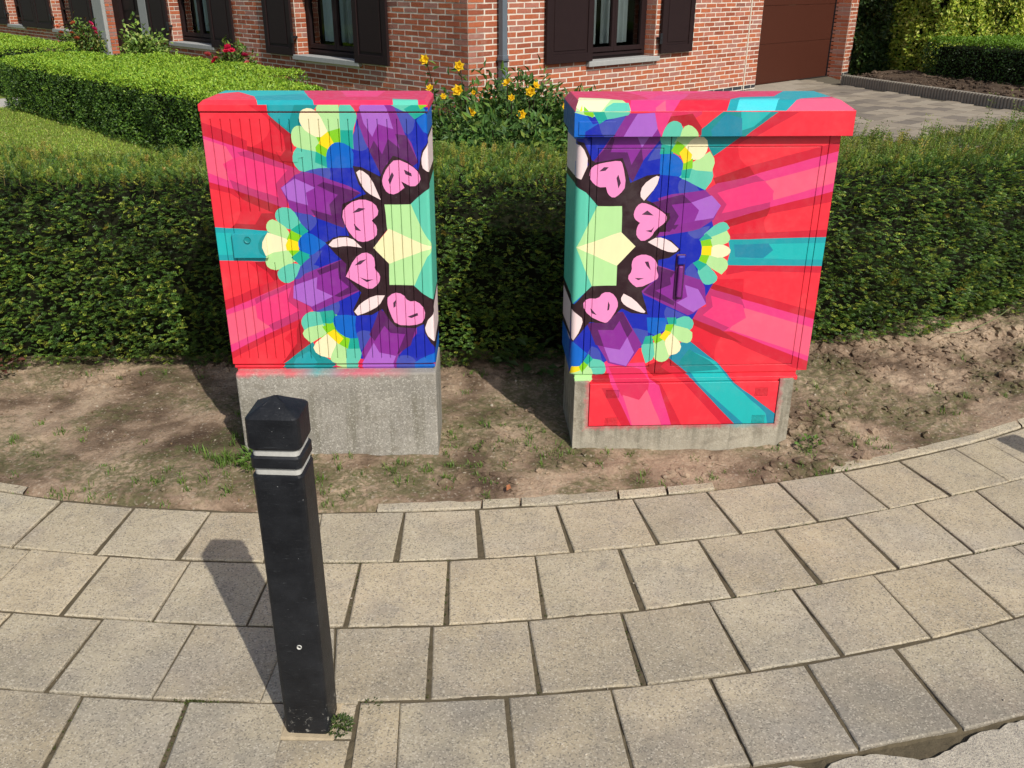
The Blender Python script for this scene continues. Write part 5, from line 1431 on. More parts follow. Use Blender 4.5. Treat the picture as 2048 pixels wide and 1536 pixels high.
V, F, C = blades(P, rng.uniform(0.012, 0.032, n), 0.012, 1.3, cols)
tri_safe(V, F, C, 'lawn_grass', LEAF, kind='stuff')
pth = [left_pt(6.72, 9.5), left_pt(6.72, 0.2), left_pt(7.75, 0.2), left_pt(7.75, 9.5)]
link('garden_path', npmesh('garden_path', np.array([[*p, z] for z in (0.005, -0.1) for p in pth]), np.array([[3, 2, 1, 0], [0, 1, 5, 4], [2, 3, 7, 6], [1, 2, 6, 5], [3, 0, 4, 7]]), simple_mat('pale_path_paving', (0.38, 0.355, 0.31), 0.9, 0.2, 0.2, 6, 0.4)), kind='structure')


def box_hedge(name, origin, ax, ay, lx, ly, h, nleaf, L, W, cols, w, label, cat='hedge', group=None, lit_topcols=None, mat=None, bulge=0.06, seed=0):
    """clipped broadleaf hedge: box lx along ax, ly along ay (unit 2-D vectors), height h"""
    r = np.random.default_rng(100 + seed)
    hd_ = empty(name, (origin[0], origin[1], 0), label=label, cat=cat, group=group)
    areas = np.array([lx * h, lx * h, ly * h, ly * h, lx * ly * 1.2])
    f = r.choice(5, nleaf, p=areas / areas.sum())
    a, b, c = r.random(nleaf), r.random(nleaf), r.random(nleaf)
    q = np.empty((nleaf, 3)); N = np.zeros((nleaf, 3))
    dep = r.exponential(0.03, nleaf)
    for i, (X_, Y_, Z_, nn) in enumerate(((a * lx, dep, c * h, (0, -1, .3)), (a * lx, ly - dep, c * h, (0, 1, .3)), (dep, b * ly, c * h, (-1, 0, .3)), (lx - dep, b * ly, c * h, (1, 0, .3)), (a * lx, b * ly, h - dep, (0, 0, 1)))):
        k = f == i
        q[k] = np.c_[X_, Y_, Z_][k]; N[k] = nn
    bl = bulge * fbm(q, 2.0, 3, seed) + 0.02 * fbm(q, 9.0, 2, seed + 5)
    q = q + N * bl[:, None] * np.array([1, 1, 0.7])
    # soften the shoulders
    sh = np.clip((q[:, 2] - h + 0.10) / 0.10, 0, 1) ** 2 * 0.06
    e = np.c_[np.where(q[:, 0] < lx / 2, 1, -1) * (np.minimum(q[:, 0], lx - q[:, 0]) < 0.1), np.where(q[:, 1] < ly / 2, 1, -1) * (np.minimum(q[:, 1], ly - q[:, 1]) < 0.1)]
    q[:, :2] += e * sh[:, None]
    wx = np.c_[q[:, :2] @ np.array([ax, ay]), q[:, 2]]
    Nw = unit(np.c_[N[:, :2] @ np.array([ax, ay]), N[:, 2]])
    D = unit(Nw * 0.55 + rand_dirs(nleaf, r) * 0.9 + np.array([0, 0, 0.2]))
    cc = palette(nleaf, cols, w, r=r) * (1 + 0.28 * fbm(q, 3.0, 3, seed + 9))[:, None]
    if lit_topcols is not None:  # sunlight on the top painted into the leaf colours
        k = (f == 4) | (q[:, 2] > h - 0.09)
        cc[k] = palette(k.sum(), lit_topcols, [1] * len(lit_topcols), r=r)
    V, F = leaf_quads(wx, D, unit(Nw + 0.7 * rand_dirs(nleaf, r)), L * r.uniform(0.7, 1.3, nleaf), W)
    link('foliage', npmesh('foliage', V, F, mat or LEAF, np.clip(cc, 0.006, 0.6)), hd_, kind='stuff')
    bm = bmesh.new()
    ci = 0.09 + bulge * 1.2
    add_box(bm, ci, lx - ci, ci, ly - ci, 0.0, h - ci)
    for v in bm.verts:
        p = v.co.x * np.array(ax) + v.co.y * np.array(ay)
        v.co.x, v.co.y = p
    link('shade_core', bm_mesh('shade_core', bm, CORE), hd_)  # added solid core, stops light and stands in for inner shade
    return hd_


PRIV = [(0.055, 0.115, 0.016), (0.085, 0.165, 0.018), (0.035, 0.075, 0.014), (0.14, 0.23, 0.025)]
PRIV_LIT = [(0.24, 0.38, 0.025), (0.30, 0.43, 0.04), (0.15, 0.28, 0.022)]  # brighter than the sides: the sunlit top put into the colour
ax_, ay_ = -Vd, U                                             # ax runs from the far end towards the corner, ay towards the house
o = left_pt(6.62, 3.86)
box_hedge('privet_hedge', o, ax_, ay_, 6.97, 1.40, 0.745, 64000, 0.036, 0.022, PRIV, (5, 5, 3, 1.2), 'bright green clipped privet hedge edging the lawn before the house front', group='clipped privet hedges', lit_topcols=PRIV_LIT, seed=1)
o = left_pt(11.6, 3.45)
box_hedge('privet_hedge', o, ax_, ay_, 3.7, 1.3, 0.80, 17000, 0.040, 0.024, PRIV, (5, 5, 3, 1.2), 'shorter privet hedge across the garden path at the far left edge', group='clipped privet hedges', lit_topcols=PRIV_LIT, seed=2)
o = left_pt(6.5, 2.1)
box_hedge('privet_hedge', o, ax_, ay_, 4.6, 0.8, 0.70, 20000, 0.036, 0.022, PRIV, (5, 5, 3, 1.0), 'low privet row between the lawn hedge and the house wall', group='clipped privet hedges', lit_topcols=PRIV_LIT, seed=3)


def bush(name, loc, rad, hgt, nleaf, L, W, cols, w, label, cat='bush', group=None, z0=0.0, stems=18, mat=None, seed=0, gap=0.55, dome=0.45):
    """open shrub: stems fan out from the base and carry leaves in clumps"""
    r = np.random.default_rng(300 + seed)
    b = empty(name, (loc[0], loc[1], loc[2] if len(loc) > 2 else 0), label=label, cat=cat, group=group)
    a = r.uniform(0, 6.28, stems); rr = rad * np.sqrt(r.random(stems)) * 0.9
    tip = np.c_[rr * np.cos(a), rr * np.sin(a), hgt * (1 - dome * (rr / rad) ** 2) * r.uniform(0.7, 1.05, stems)]
    base = np.c_[tip[:, :2] * 0.15, np.zeros(stems)]
    mid = base * 0.5 + tip * 0.5 + np.c_[r.normal(0, rad * 0.08, (stems, 2)), np.full(stems, hgt * 0.06)]
    V1, F1 = tubes(base, mid, 0.012 * hgt, 0.008 * hgt, 5); V2, F2 = tubes(mid, tip, 0.008 * hgt, 0.003 * hgt, 5)
    link('stems', npmesh('stems', np.r_[V1, V2], np.r_[F1, F2 + len(V1)], BARK), b, kind='stuff')
    k = r.integers(0, stems, nleaf); t = 0.25 + 0.75 * r.random(nleaf) ** 0.8
    P = np.where(t[:, None] < 0.5, base[k] + (mid[k] - base[k]) * (t / 0.5)[:, None], mid[k] + (tip[k] - mid[k]) * ((t - 0.5) / 0.5)[:, None])
    P = P + r.normal(0, 1, (nleaf, 3)) * np.array([rad, rad, hgt * 0.8]) * 0.16 * gap * 2
    P[:, 2] = np.maximum(P[:, 2], 0.02)
    out = unit(P - np.array([0, 0, hgt * 0.35]))
    D = unit(out * 0.8 + rand_dirs(nleaf, r) * 0.8 + np.array([0, 0, 0.1]))
    cc = palette(nleaf, cols, w, r=r) * (1 + 0.3 * fbm(P + loc[0], 3.5 / max(rad, 0.3), 2, seed))[:, None]
    V, F = leaf_quads(P, D, unit(out + np.array([0, 0, 0.6]) + 0.6 * rand_dirs(nleaf, r)), L * r.uniform(0.6, 1.25, nleaf), W)
    link('foliage', npmesh('foliage', V, F, mat or LEAFG, np.clip(cc, 0.006, 0.6)), b, kind='stuff')
    return b, tip, r


def bloom(parent, p, R, col, npet=12, layers=2, r=rng):
    vs = []
    for l in range(layers):
        n = npet - 2 * l
        a = np.arange(n) * 2 * np.pi / n + l
        D = unit(np.c_[np.cos(a), np.sin(a), np.full(n, 0.25 + 0.7 * l)])
        V, F = leaf_quads(np.tile([0, 0, 0.0], (n, 1)), D, np.tile([0, 0, 1.0], (n, 1)), R * (1.05 - 0.25 * l), R * 0.85, -0.15)
        vs.append((V, F, np.array(col) * r.uniform(0.8, 1.15, (n, 1))))
    V, F, C = joinvf(vs)
    f = link('flower', npmesh('flower', V, F, PETAL, np.clip(C, 0, 0.9)), parent, tuple(p))
    f.rotation_euler = (r.uniform(0.2, 1.0), r.uniform(-0.5, 0.5), r.uniform(0, 6.28))
    return f


# hypericum in front of the house corner
hy, tips, rr_ = bush('flowering_shrub', (-0.02, 6.85), 1.02, 1.13, 34000, 0.066, 0.027, [(0.045, 0.10, 0.022), (0.07, 0.145, 0.028), (0.12, 0.20, 0.035), (0.16, 0.22, 0.04)], (4, 5, 3, 1), 'loose dark green shrub with yellow flowers between the cabinets at the house corner', cat='shrub', stems=85, seed=4, gap=0.25, dome=0.28)
for x_, z_, R_ in ((-0.56, 1.35, 0.05), (-0.33, 1.31, 0.05), (-0.34, 1.16, 0.055), (-0.53, 1.17, 0.04), (0.0, 1.215, 0.05), (0.16, 1.15, 0.05), (0.195, 1.19, 0.04), (0.10, 1.02, 0.045), (-0.25, 1.03, 0.045), (-0.23, 1.13, 0.03), (0.03, 1.12, 0.035), (-0.44, 1.13, 0.03), (-0.60, 1.06, 0.035), (0.40, 1.05, 0.04)):
    y_ = 6.55 + 0.35 * rr_.random()
    p = np.array([x_ * y_ / 6.6 - 0.02, y_ - 6.85, z_])
    f_ = bloom(hy, p - [0, 0.12, 0], R_ * 0.82, (0.80, 0.50, 0.012), 6, 2, rr_); f_.rotation_euler = (rr_.uniform(0.7, 1.3), rr_.uniform(-0.4, 0.4), rr_.uniform(-0.6, 0.6))
    n = 26
    dn = rr_.random(n)[:, None] * 0.42
    pw = p[None] - [[0, 0, 0.02]] - np.c_[p[0] * 0.3 * dn, p[1] * 0.3 * dn, dn]
    V, F = leaf_quads(pw + rr_.normal(0, 0.02, (n, 3)), rand_dirs(n, rr_), rand_dirs(n, rr_) + [[0, 0, 0.5]], 0.065, 0.027)
    link('leaf_whorl', npmesh('leaf_whorl', V, F, LEAFG, palette(n, [(0.06, 0.12, 0.025), (0.10, 0.17, 0.03)], [2, 1])), hy, kind='stuff')
    V, F = tubes(np.array([[p[0] * 0.7, p[1] * 0.7, 0.5]]), p[None] - [[0, 0, 0.01]], 0.006, 0.003, 5)
    link('stem', npmesh('stem', V, F, BARK), hy)

for x_, y_, rad, hg, lab, pts_, seed in (
        (-8.60, 19.25, 0.42, 1.02, 'rose bush with orange and pink blooms beside the stone door frame', [(-0.32, 0.98, 'o'), (-0.02, 1.04, 'o'), (0.35, 0.93, 'p'), (0.30, 1.03, 'p'), (-0.08, 0.86, 'o'), (0.0, 0.76, 'o'), (-0.37, 0.68, 'q'), (-0.27, 0.87, 'o'), (0.36, 0.86, 'p')], 11),
        (-4.33, 14.88, 0.36, 0.88, 'small rose bush with crimson blooms before the wall between two windows', [(-0.02, 0.90, 'r'), (0.03, 0.85, 'r'), (-0.05, 0.84, 'r'), (0.22, 0.78, 'p'), (-0.22, 0.74, 'q'), (-0.25, 0.70, 'r'), (0.24, 0.66, 'q'), (-0.33, 0.8, 'q')], 12)):
    b, tips, r_ = bush('rose_bush', (x_, y_), rad, hg, 2600, 0.075, 0.045, [(0.07, 0.13, 0.025), (0.12, 0.20, 0.035), (0.22, 0.25, 0.05), (0.13, 0.06, 0.03)], (4, 5, 2, 1), lab, cat='rose bush', stems=16, seed=seed, gap=0.45)
    for dx, z_, c_ in pts_:
        col = {'o': (0.62, 0.16, 0.075), 'p': (0.68, 0.03, 0.16), 'q': (0.65, 0.11, 0.12), 'r': (0.62, 0.012, 0.065)}[c_]
        bloom(b, (dx * 0.94, dx * 0.30 - 0.22, z_), 0.062, col, 10, 3, r_)
bush('broadleaf_shrub', (-6.52, 17.12), 0.46, 1.05, 3600, 0.085, 0.055, [(0.12, 0.21, 0.035), (0.19, 0.29, 0.05), (0.30, 0.34, 0.09), (0.07, 0.12, 0.025)], (4, 5, 2, 2), 'rounded light green leafy shrub in front of the brown front door', cat='shrub', stems=22, seed=13, gap=0.45)

# ================================================================== HOUSE
# wall frames: right facade (s along U, n out along NR), left facade (t along Vd, n out along -U)
house = empty('brick_house', (HC[0], HC[1], 0), HA, label='red brick house with dark brown shutters behind the hedges', cat='house')
# local axes of the empty: +x = U (along right facade), +y = Vd (along left facade). right wall outward = -y, left wall outward = -x
CH, BL, BH, JT = 0.0745, 0.282, 0.058, 0.016
WTOP = 3.05


class Wall:
    """a brick wall in its own (a, n, z) frame; map to house local xyz"""
    def __init__(s, side): s.side = side

    def box(s, a0, a1, n0, n1, z0, z1):
        if s.side == 'R': return (a0, a1, -n1, -n0, z0, z1)
        return (-n1, -n0, a0, a1, z0, z1)

    def pt(s, a, n, z): return (a, -n, z) if s.side == 'R' else (-n, a, z)


WR, WL = Wall('R'), Wall('L')


def wall_blocks(W, a_end, holes, thick=0.28):
    """mortar-coloured backing with openings (holes: a0,a1,z0,z1)"""
    B = []
    cuts = sorted({0.0, a_end} | {h[0] for h in holes} | {h[1] for h in holes})
    for a0, a1 in zip(cuts[:-1], cuts[1:]):
        hs = sorted([h for h in holes if h[0] <= a0 + 1e-6 and h[1] >= a1 - 1e-6], key=lambda h: h[2])
        z = -0.25
        for h in hs:
            if h[2] > z: B.append(W.box(a0, a1, -thick, 0, z, h[2]))
            z = h[3]
        if z < WTOP: B.append(W.box(a0, a1, -thick, 0, z, WTOP))
    return B


R_END, L_END = 10.80, 21.0
R_HOLES = [(2.43, 4.02, 0.66, 2.25), (7.15, 10.5, -0.25, 2.35)]
L_HOLES = [(2.50, 4.22, 0.645, 2.25), (7.05, 8.76, 0.645, 2.25), (10.02, 11.90, -0.25, 2.45), (13.75, 15.12, 0.645, 2.25), (17.25, 18.42, 0.645, 2.25)]
walls = {}
for W, end, holes, nm in ((WR, R_END, R_HOLES, 'R'), (WL, L_END, L_HOLES, 'L')):
    B = wall_blocks(W, end, holes)
    if nm == 'L': B = [(b[0], b[1], max(b[2], 0.0), b[3], b[4], b[5]) for b in B]
    if nm == 'R': B = [(max(b[0], 0.0) , b[1], b[2], b[3], b[4], b[5]) for b in B]
    V, F = boxes_np(B)
    walls[nm] = link('wall', npmesh('wall', V, F, MORTAR), house)


def to_world(W, a, n, z):
    p = right_pt(a, n) if W.side == 'R' else left_pt(a, n)
    return np.array([p[0], p[1], z])


def project(p):
    d = np.asarray(p) - np.array([0, 0, CAM_H])
    c = np.array([d @ _r2, d @ _d2, d @ _fwd])
    return c[0] / c[2] * 1807 + 1024, c[1] / c[2] * 1807 + 768, c[2]


# lay the bricks: running bond, every brick a little out of line
SH_R = [(1.40, 2.43, 0.74, 2.3), (4.10, 4.96, 0.74, 2.3)]
SH_L = [(1.68, 2.52, 0.72, 2.3), (4.24, 5.10, 0.72, 2.3), (6.2, 7.03, 0.72, 2.3), (8.78, 9.62, 0.72, 2.3)]
cand, joined = [], {'R': [], 'L': []}
rb = np.random.default_rng(42)
for W, end, holes, shut, nm in ((WR, R_END, R_HOLES, SH_R, 'R'), (WL, L_END, L_HOLES, SH_L, 'L')):
    k = -2
    while k * CH < WTOP:
        z0 = k * CH + 0.02
        z1 = z0 + BH
        par = k % 2
        off = (-0.5 * (BL + JT) if (par == (0 if nm == 'R' else 1)) else 0.0) + JT * 0.5
        a = off
        while a < end:
            a0, a1 = a, a + BL
            a += BL + JT
            segs = [(max(a0, 0.002), min(a1, end))]
            for h in holes:
                if h[2] < z0 + 0.03 and h[3] > z1 - 0.03:
                    ns = []
                    for q in segs:
                        if q[1] <= h[0] or q[0] >= h[1]: ns.append(q)
                        else:
                            if q[0] < h[0]: ns.append((q[0], h[0] - 0.001))
                            if q[1] > h[1]: ns.append((h[1] + 0.001, q[1]))
                    segs = ns
            for q in segs:
                L = q[1] - q[0]
                if L < 0.02: continue
                if nm == 'R' and 6.70 < (q[0] + q[1]) / 2 < 6.80 and L < 0.12: pass
                px, py, dep = project(to_world(W, (q[0] + q[1]) / 2, 0, (z0 + z1) / 2))
                seen = -10 < px < 2058 and -6 < py < 300 and not (400 < px < 862 and py > 178) and not (1120 < px < 1700 and py > 182)
                hid = any(q[0] > s_[0] and q[1] < s_[1] and z0 > s_[2] and z1 < s_[3] for s_ in shut)
                full = L > BL - 0.01
                if seen and not hid and full: cand.append((dep, nm, W, q, z0, z1))
                else: joined[nm].append((W, q, z0, z1, seen and not hid))
        k += 1
cand.sort(key=lambda c: c[0])
for c in cand[300:]: joined[c[1]].append((c[2], c[3], c[4], c[5], True))


def brick_geo(l, h, d, r, amt=0.0035):
    """one brick, worn corners: 8 corner box with a jittered front"""
    v = np.array([[-l / 2, 0, -h / 2], [l / 2, 0, -h / 2], [l / 2, 0, h / 2], [-l / 2, 0, h / 2], [0, 0, -h / 2], [0, 0, h / 2]], dtype=float)
    v[:, [0, 2]] += r.uniform(-amt, amt, (6, 2)); v[:, 1] += r.uniform(-0.002, 0.002, 6)
    f = v.copy(); f[:, 1] += d
    V = np.r_[v, f]
    V[:6, [0, 2]] *= 0.985
    F = [[0, 4, 5, 3], [4, 1, 2, 5], [4, 0, 6, 10], [1, 4, 10, 7], [2, 1, 7, 8], [5, 2, 8, 11], [3, 5, 11, 9], [0, 3, 9, 6]]
    return V, np.array(F)


brick_me = []
for i in range(6):
    V, F = brick_geo(BL, BH, 0.05, rb)
    brick_me.append(npmesh('brick', V, F, BRICK))
for dep, nm, W, q, z0, z1 in cand[:300]:
    o = bpy.data.objects.new('brick', brick_me[rb.integers(6)])
    COL.link(o)
    o.parent = walls[nm]
    o.location = W.pt((q[0] + q[1]) / 2, 0.0028 + rb.uniform(-0.0012, 0.0012), (z0 + z1) / 2)
    o.rotation_euler = (0, rb.normal(0, 0.004), 0 if nm == 'R' else -math.pi / 2)
    o.scale = ((-1 if rb.random() < .5 else 1) * rb.uniform(0.985, 1.005), 1, rb.uniform(0.94, 1.03))
for nm, W, holes in (('R', WR, R_HOLES), ('L', WL, L_HOLES)):
    Bs, T = [], []
    Vs, Fs, o_ = [], [], 0
    for W_, q, z0, z1, vis in joined[nm]:
        a0, a1 = q
        V, F = brick_geo(a1 - a0, z1 - z0, 0.05, rb, 0.003 if vis else 0.001)
        c = W.pt((a0 + a1) / 2, 0.0028 + rb.uniform(-0.0010, 0.0010), (z0 + z1) / 2)
        if nm == 'L': V = np.c_[V[:, 1], -V[:, 0], V[:, 2]]
        Vs.append(V + np.array(c)); Fs.append(F + o_); o_ += len(V)
        g = rb.random()
        if nm == 'R' and z0 < 0.06 and a0 > 5.2: g = 2.0
        T += [g] * len(F)
    # bricks in the reveals
    for h in holes:
        k = -2
        while k * CH < h[3]:
            z0 = k * CH + 0.02; z1 = z0 + BH
            k += 1
            if z1 < h[2] + 0.02: continue
            deep = 0.36 if h[0] > 7 and nm == 'R' else 0.21
            for edge, sg in ((h[0], 1), (h[1], -1)):
                segs = [(-0.01, -deep)] if k % 2 else [(-0.01, -deep * 0.5 + 0.006), (-deep * 0.5 - 0.006, -deep)]
                for n1, n0 in segs:
                    bx = W.box(min(edge, edge + sg * 0.006), max(edge, edge + sg * 0.006), n0, n1, z0, z1)
                    V, F = boxes_np([bx]); Vs.append(V); Fs.append(F + o_); o_ += 8
                    T += [rb.random()] * 6
    V = np.concatenate(Vs); F = np.concatenate(Fs); T = np.array(T)
    me = npmesh('bricks', V, F, BRICK_S, np.c_[np.clip(T, 0, 1), T * 0, T * 0])
    if nm == 'R':
        me.materials.append(simple_mat('dark_engineering_brick', (0.035, 0.035, 0.04), 0.8, 0.3, 0.4, 15, 0.4))
        me.polygons.foreach_set('material_index', (T > 1.5).astype(np.int32))
    link('bricks', me, walls[nm], kind='stuff')
# roof slab, added to keep skylight out; near-black room backs paint shade
link('sky_block', box_mesh('sky_block', (0.3, R_END, 0.3, L_END, WTOP - 0.1, WTOP), MORTAR), house)
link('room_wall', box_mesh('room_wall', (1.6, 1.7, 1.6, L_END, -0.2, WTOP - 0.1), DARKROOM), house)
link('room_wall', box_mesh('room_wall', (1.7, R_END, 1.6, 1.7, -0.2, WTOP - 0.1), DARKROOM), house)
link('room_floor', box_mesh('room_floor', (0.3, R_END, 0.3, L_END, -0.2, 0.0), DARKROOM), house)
# pale expansion joint beside the garage
link('expansion_joint', box_mesh('expansion_joint', WR.box(6.735, 6.765, -0.01, 0.013, 0.0, WTOP), simple_mat('joint_sealant', (0.52, 0.46, 0.37), 0.9, 0.1, 0.1)), house)


def mb(name, boxes, mat, parent, bev=0.0, **kw):
    bm = bmesh.new()
    for b in boxes: add_box(bm, *b, bev=bev, seg=1)
    return link(name, bm_mesh(name, bm, mat), parent, **kw)


def curtain_mesh(W, a0, a1, n, z0, z1):
    xs = np.linspace(a0, a1, 70)
    w = 0.03 * np.sin(xs * 46 + 1.3 * np.sin(xs * 9)) + 0.01 * np.sin(xs * 101)
    V = np.concatenate([np.array([W.pt(x, n + d, z) for x, d in zip(xs, w)]) for z in (z0, z0 + 0.1, z1)])
    i = np.arange(69)
    F = np.concatenate([np.c_[r * 70 + i, r * 70 + i + 1, (r + 1) * 70 + i + 1, (r + 1) * 70 + i] for r in (0, 1)])
    return npmesh('curtain', V, F, CURTAIN, smooth=True)


def window(W, a0, a1, z0, z1, rec=0.2, sill=True, curt=True, transom=False):
    n = -rec
    mid = (a0 + a1) / 2
    fw = 0.075
    B = [W.box(a0, a0 + fw, n - 0.08, n, z0, z1), W.box(a1 - fw, a1, n - 0.08, n, z0, z1), W.box(a0 + fw, a1 - fw, n - 0.08, n, z0, z0 + 0.085), W.box(a0 + fw, a1 - fw, n - 0.08, n, z1 - 0.08, z1)]
    f = mb('window', B, WOOD, walls[W.side])
    # two casements meeting in the middle
    for c0, c1 in ((a0 + fw + 0.004, mid - 0.002), (mid + 0.002, a1 - fw - 0.004)):
        q = 0.062
        zb, zt = z0 + 0.10, z1 - 0.09
        cs = [W.box(c0, c0 + q, n - 0.055, n + 0.012, zb, zt), W.box(c1 - q, c1, n - 0.055, n + 0.012, zb, zt), W.box(c0 + q, c1 - q, n - 0.055, n + 0.012, zb, zb + 0.07), W.box(c0 + q, c1 - q, n - 0.055, n + 0.012, zt - 0.07, zt)]
        if transom: cs.append(W.box(c0 + q, c1 - q, n - 0.05, n + 0.008, zb + 0.33, zb + 0.37))
        mb('casement', cs, WOOD, f, 0.004)
        cor = [W.pt(x, n - 0.025, z) for x, z in ((c0 + q, zb + 0.07), (c1 - q, zb + 0.07), (c1 - q, zt - 0.07), (c0 + q, zt - 0.07))]
        link('pane', npmesh('pane', cor, [[0, 1, 2, 3] if W.side == 'R' else [3, 2, 1, 0]], GLASS), f)
    mb('weather_board', [W.box(a0 + fw, a1 - fw, n, n + 0.035, z0 + 0.045, z0 + 0.078)], WOOD, f, 0.004)
    if curt:
        for c0, c1 in ((a0 + 0.05, a0 + (a1 - a0) * 0.42), (a0 + (a1 - a0) * 0.46, a1 - 0.2)):
            link('curtain', curtain_mesh(W, c0, c1, n - 0.24, z0 + 0.2, z1), f)
            mb('curtain_hem', [W.box(c0 + j * 0.1, c0 + j * 0.1 + 0.045, n - 0.21, n - 0.203, z0 + 0.33, z0 + 0.352) for j in range(int((c1 - c0) / 0.1))], CURTAIN, f)
    if sill:
        mb('sill', [W.box(a0 - 0.07, a1 + 0.06, -rec - 0.02, 0.075, z0 - 0.075, z0 + 0.0)], STONE, f, 0.005)


def shutter(W, a0, a1, z0, z1, dog=None):
    n0, n1 = 0.035, 0.078
    st_ = 0.115
    B = [W.box(a0, a0 + st_, n0, n1, z0, z1), W.box(a1 - st_, a1, n0, n1, z0, z1), W.box(a0 + st_, a1 - st_, n0, n1, z0, z0 + 0.125), W.box(a0 + st_, a1 - st_, n0, n1, z1 - 0.12, z1)]
    s = mb('shutter', B, WOOD, walls[W.side], 0.003)
    mb('shutter_panel', [W.box(a0 + st_, a1 - st_, n0 + 0.006, n1 - 0.016, z0 + 0.125, z1 - 0.12), W.box(a0 + st_ + 0.045, a1 - st_ - 0.045, n1 - 0.016, n1 - 0.007, z0 + 0.17, z1 - 0.165)], WOOD, s, 0.003)
    if dog:
        da, dz = dog
        mb('shutter_stay', [W.box(da - 0.02, da + 0.02, 0.0, 0.11, dz - 0.02, dz + 0.02), W.box(da - 0.03, da + 0.03, 0.085, 0.105, dz - 0.085, dz + 0.075)], BLACK, s, 0.006)
    return s


window(WR, 2.43, 4.02, 0.735, 2.25)
shutter(WR, 1.43, 2.425, 0.745, 2.25)
shutter(WR, 4.10, 4.955, 0.765, 2.25, (4.06, 1.00))
for a0, a1 in ((2.50, 4.22), (7.05, 8.76)): window(WL, a0, a1, 0.72, 2.25)
shutter(WL, 1.68, 2.515, 0.70, 2.25)
shutter(WL, 4.25, 5.10, 0.70, 2.25, (4.20, 0.99))
shutter(WL, 6.20, 7.045, 0.70, 2.25)
shutter(WL, 8.78, 9.62, 0.70, 2.25, (8.72, 1.0))
window(WL, 13.75, 15.12, 0.72, 2.25, transom=True, curt=False)
window(WL, 17.25, 18.42, 0.72, 2.25, transom=True, curt=False)
shutter(WL, 12.55, 13.74, 0.70, 2.25)
shutter(WL, 15.13, 16.15, 0.70, 2.25, (15.08, 0.98))
shutter(WL, 16.18, 17.24, 0.70, 2.25)
shutter(WL, 18.43, 19.45, 0.70, 2.25, (18.38, 0.98))
# blinds of stacked slats in the far windows
for a0, a1 in ((13.85, 15.0), (17.35, 18.3)):
    mb('blind', [WL.box(a0, a1, -0.34, -0.325, 0.9 + j * 0.062, 0.9 + j * 0.062 + 0.048) for j in range(20)], simple_mat('grey_blind', (0.30, 0.29, 0.25), 0.8, 0.2, 0.15), walls['L'])
# front door in a stone frame
for q0, q1 in ((9.66, 10.02), (11.90, 12.42)): mb('stone_door_post', [WL.box(q0, q1, -0.22, 0.07, -0.2, 2.5)], STONE, walls['L'], 0.008)
mb('door_step', [WL.box(9.7, 12.3, -0.25, 0.45, -0.2, 0.10)], STONE, walls['L'], 0.008)
dr = mb('front_door', [WL.box(10.02, 11.90, -0.30, -0.24, 0.1, 2.4), WL.box(10.02, 10.14, -0.24, -0.19, 0.1, 2.4), WL.box(11.55, 11.90, -0.24, -0.17, 0.1, 2.4)], WOOD, walls['L'], 0.004)
for z in (0.25, 0.68, 1.22, 1.66):
    for q0, q1 in ((10.25, 10.80), (10.9, 11.45)): mb('door_panel', [WL.box(q0, q1, -0.24, -0.225, z, z + 0.34)], WOOD, dr, 0.008)
mb('letter_slot', [WL.box(10.55, 10.85, -0.225, -0.21, 1.10, 1.14)], simple_mat('dull_brass', (0.28, 0.22, 0.12), 0.4, 0.5, 0.1, 10, 0, 0.8), dr, 0.004)
mb('house_bell', [WL.box(12.50, 12.60, 0.0, 0.05, 0.90, 1.25)], BLACK, walls['L'], 0.01)
# garage door of wide panels
gd = empty('garage_door', (0, 0, 0)); gd.parent = house
for j, (z0, z1) in enumerate(((-0.04, 0.728), (0.732, 1.413), (1.417, 1.98), (1.984, 2.36))):
    mb('door_panel', [WR.box(7.18, 10.47, -0.40, -0.35, z0, z1)], GARAGE, gd, 0.004)
mb('rubber_seal', [WR.box(7.18, 10.47, -0.39, -0.345, -0.062, -0.041)], BLACK, gd)
mb('guide_rail', [WR.box(10.47, 10.50, -0.42, -0.33, -0.06, 2.36)], BLACK, gd)
# downpipe near the corner
bm = bmesh.new()
s0, w_ = 0.555, 0.048
add_box(bm, s0 - w_, s0 + w_, -0.135, -0.04, -0.1, 0.845, 0.008, 2)
add_box(bm, s0 - w_ * 0.94, s0 + w_ * 0.94, -0.132, -0.043, 0.90, WTOP, 0.008, 2)
dp = link('downpipe', bm_mesh('downpipe', bm, ZINC), house)
mb('pipe_socket', [(s0 - 0.056, s0 + 0.056, -0.143, -0.032, 0.845, 0.862), (s0 - 0.062, s0 + 0.062, -0.149, -0.026, 0.862, 0.874), (s0 - 0.053, s0 + 0.053, -0.140, -0.035, 0.874, 0.92)], ZINC, dp, 0.003)
mb('pipe_clip', [(s0 - 0.062, s0 + 0.062, -0.146, -0.0, 0.835, 0.845)], BLACK, dp, 0.002)

# planting bed along the house foot
bed = np.array([right_pt(0.0, 0.0), right_pt(3.2, 0.0), right_pt(3.0, 2.2), right_pt(0.0, 4.4), left_pt(1.0, 2.0), left_pt(1.0, 0.0)])
link('flower_bed', npmesh('flower_bed', np.c_[bed, np.full(6, -0.012)], np.array([[0, 2, 1, 1], [0, 3, 2, 2], [0, 4, 3, 3], [0, 5, 4, 4]])[:, :3], SOILD), kind='structure')

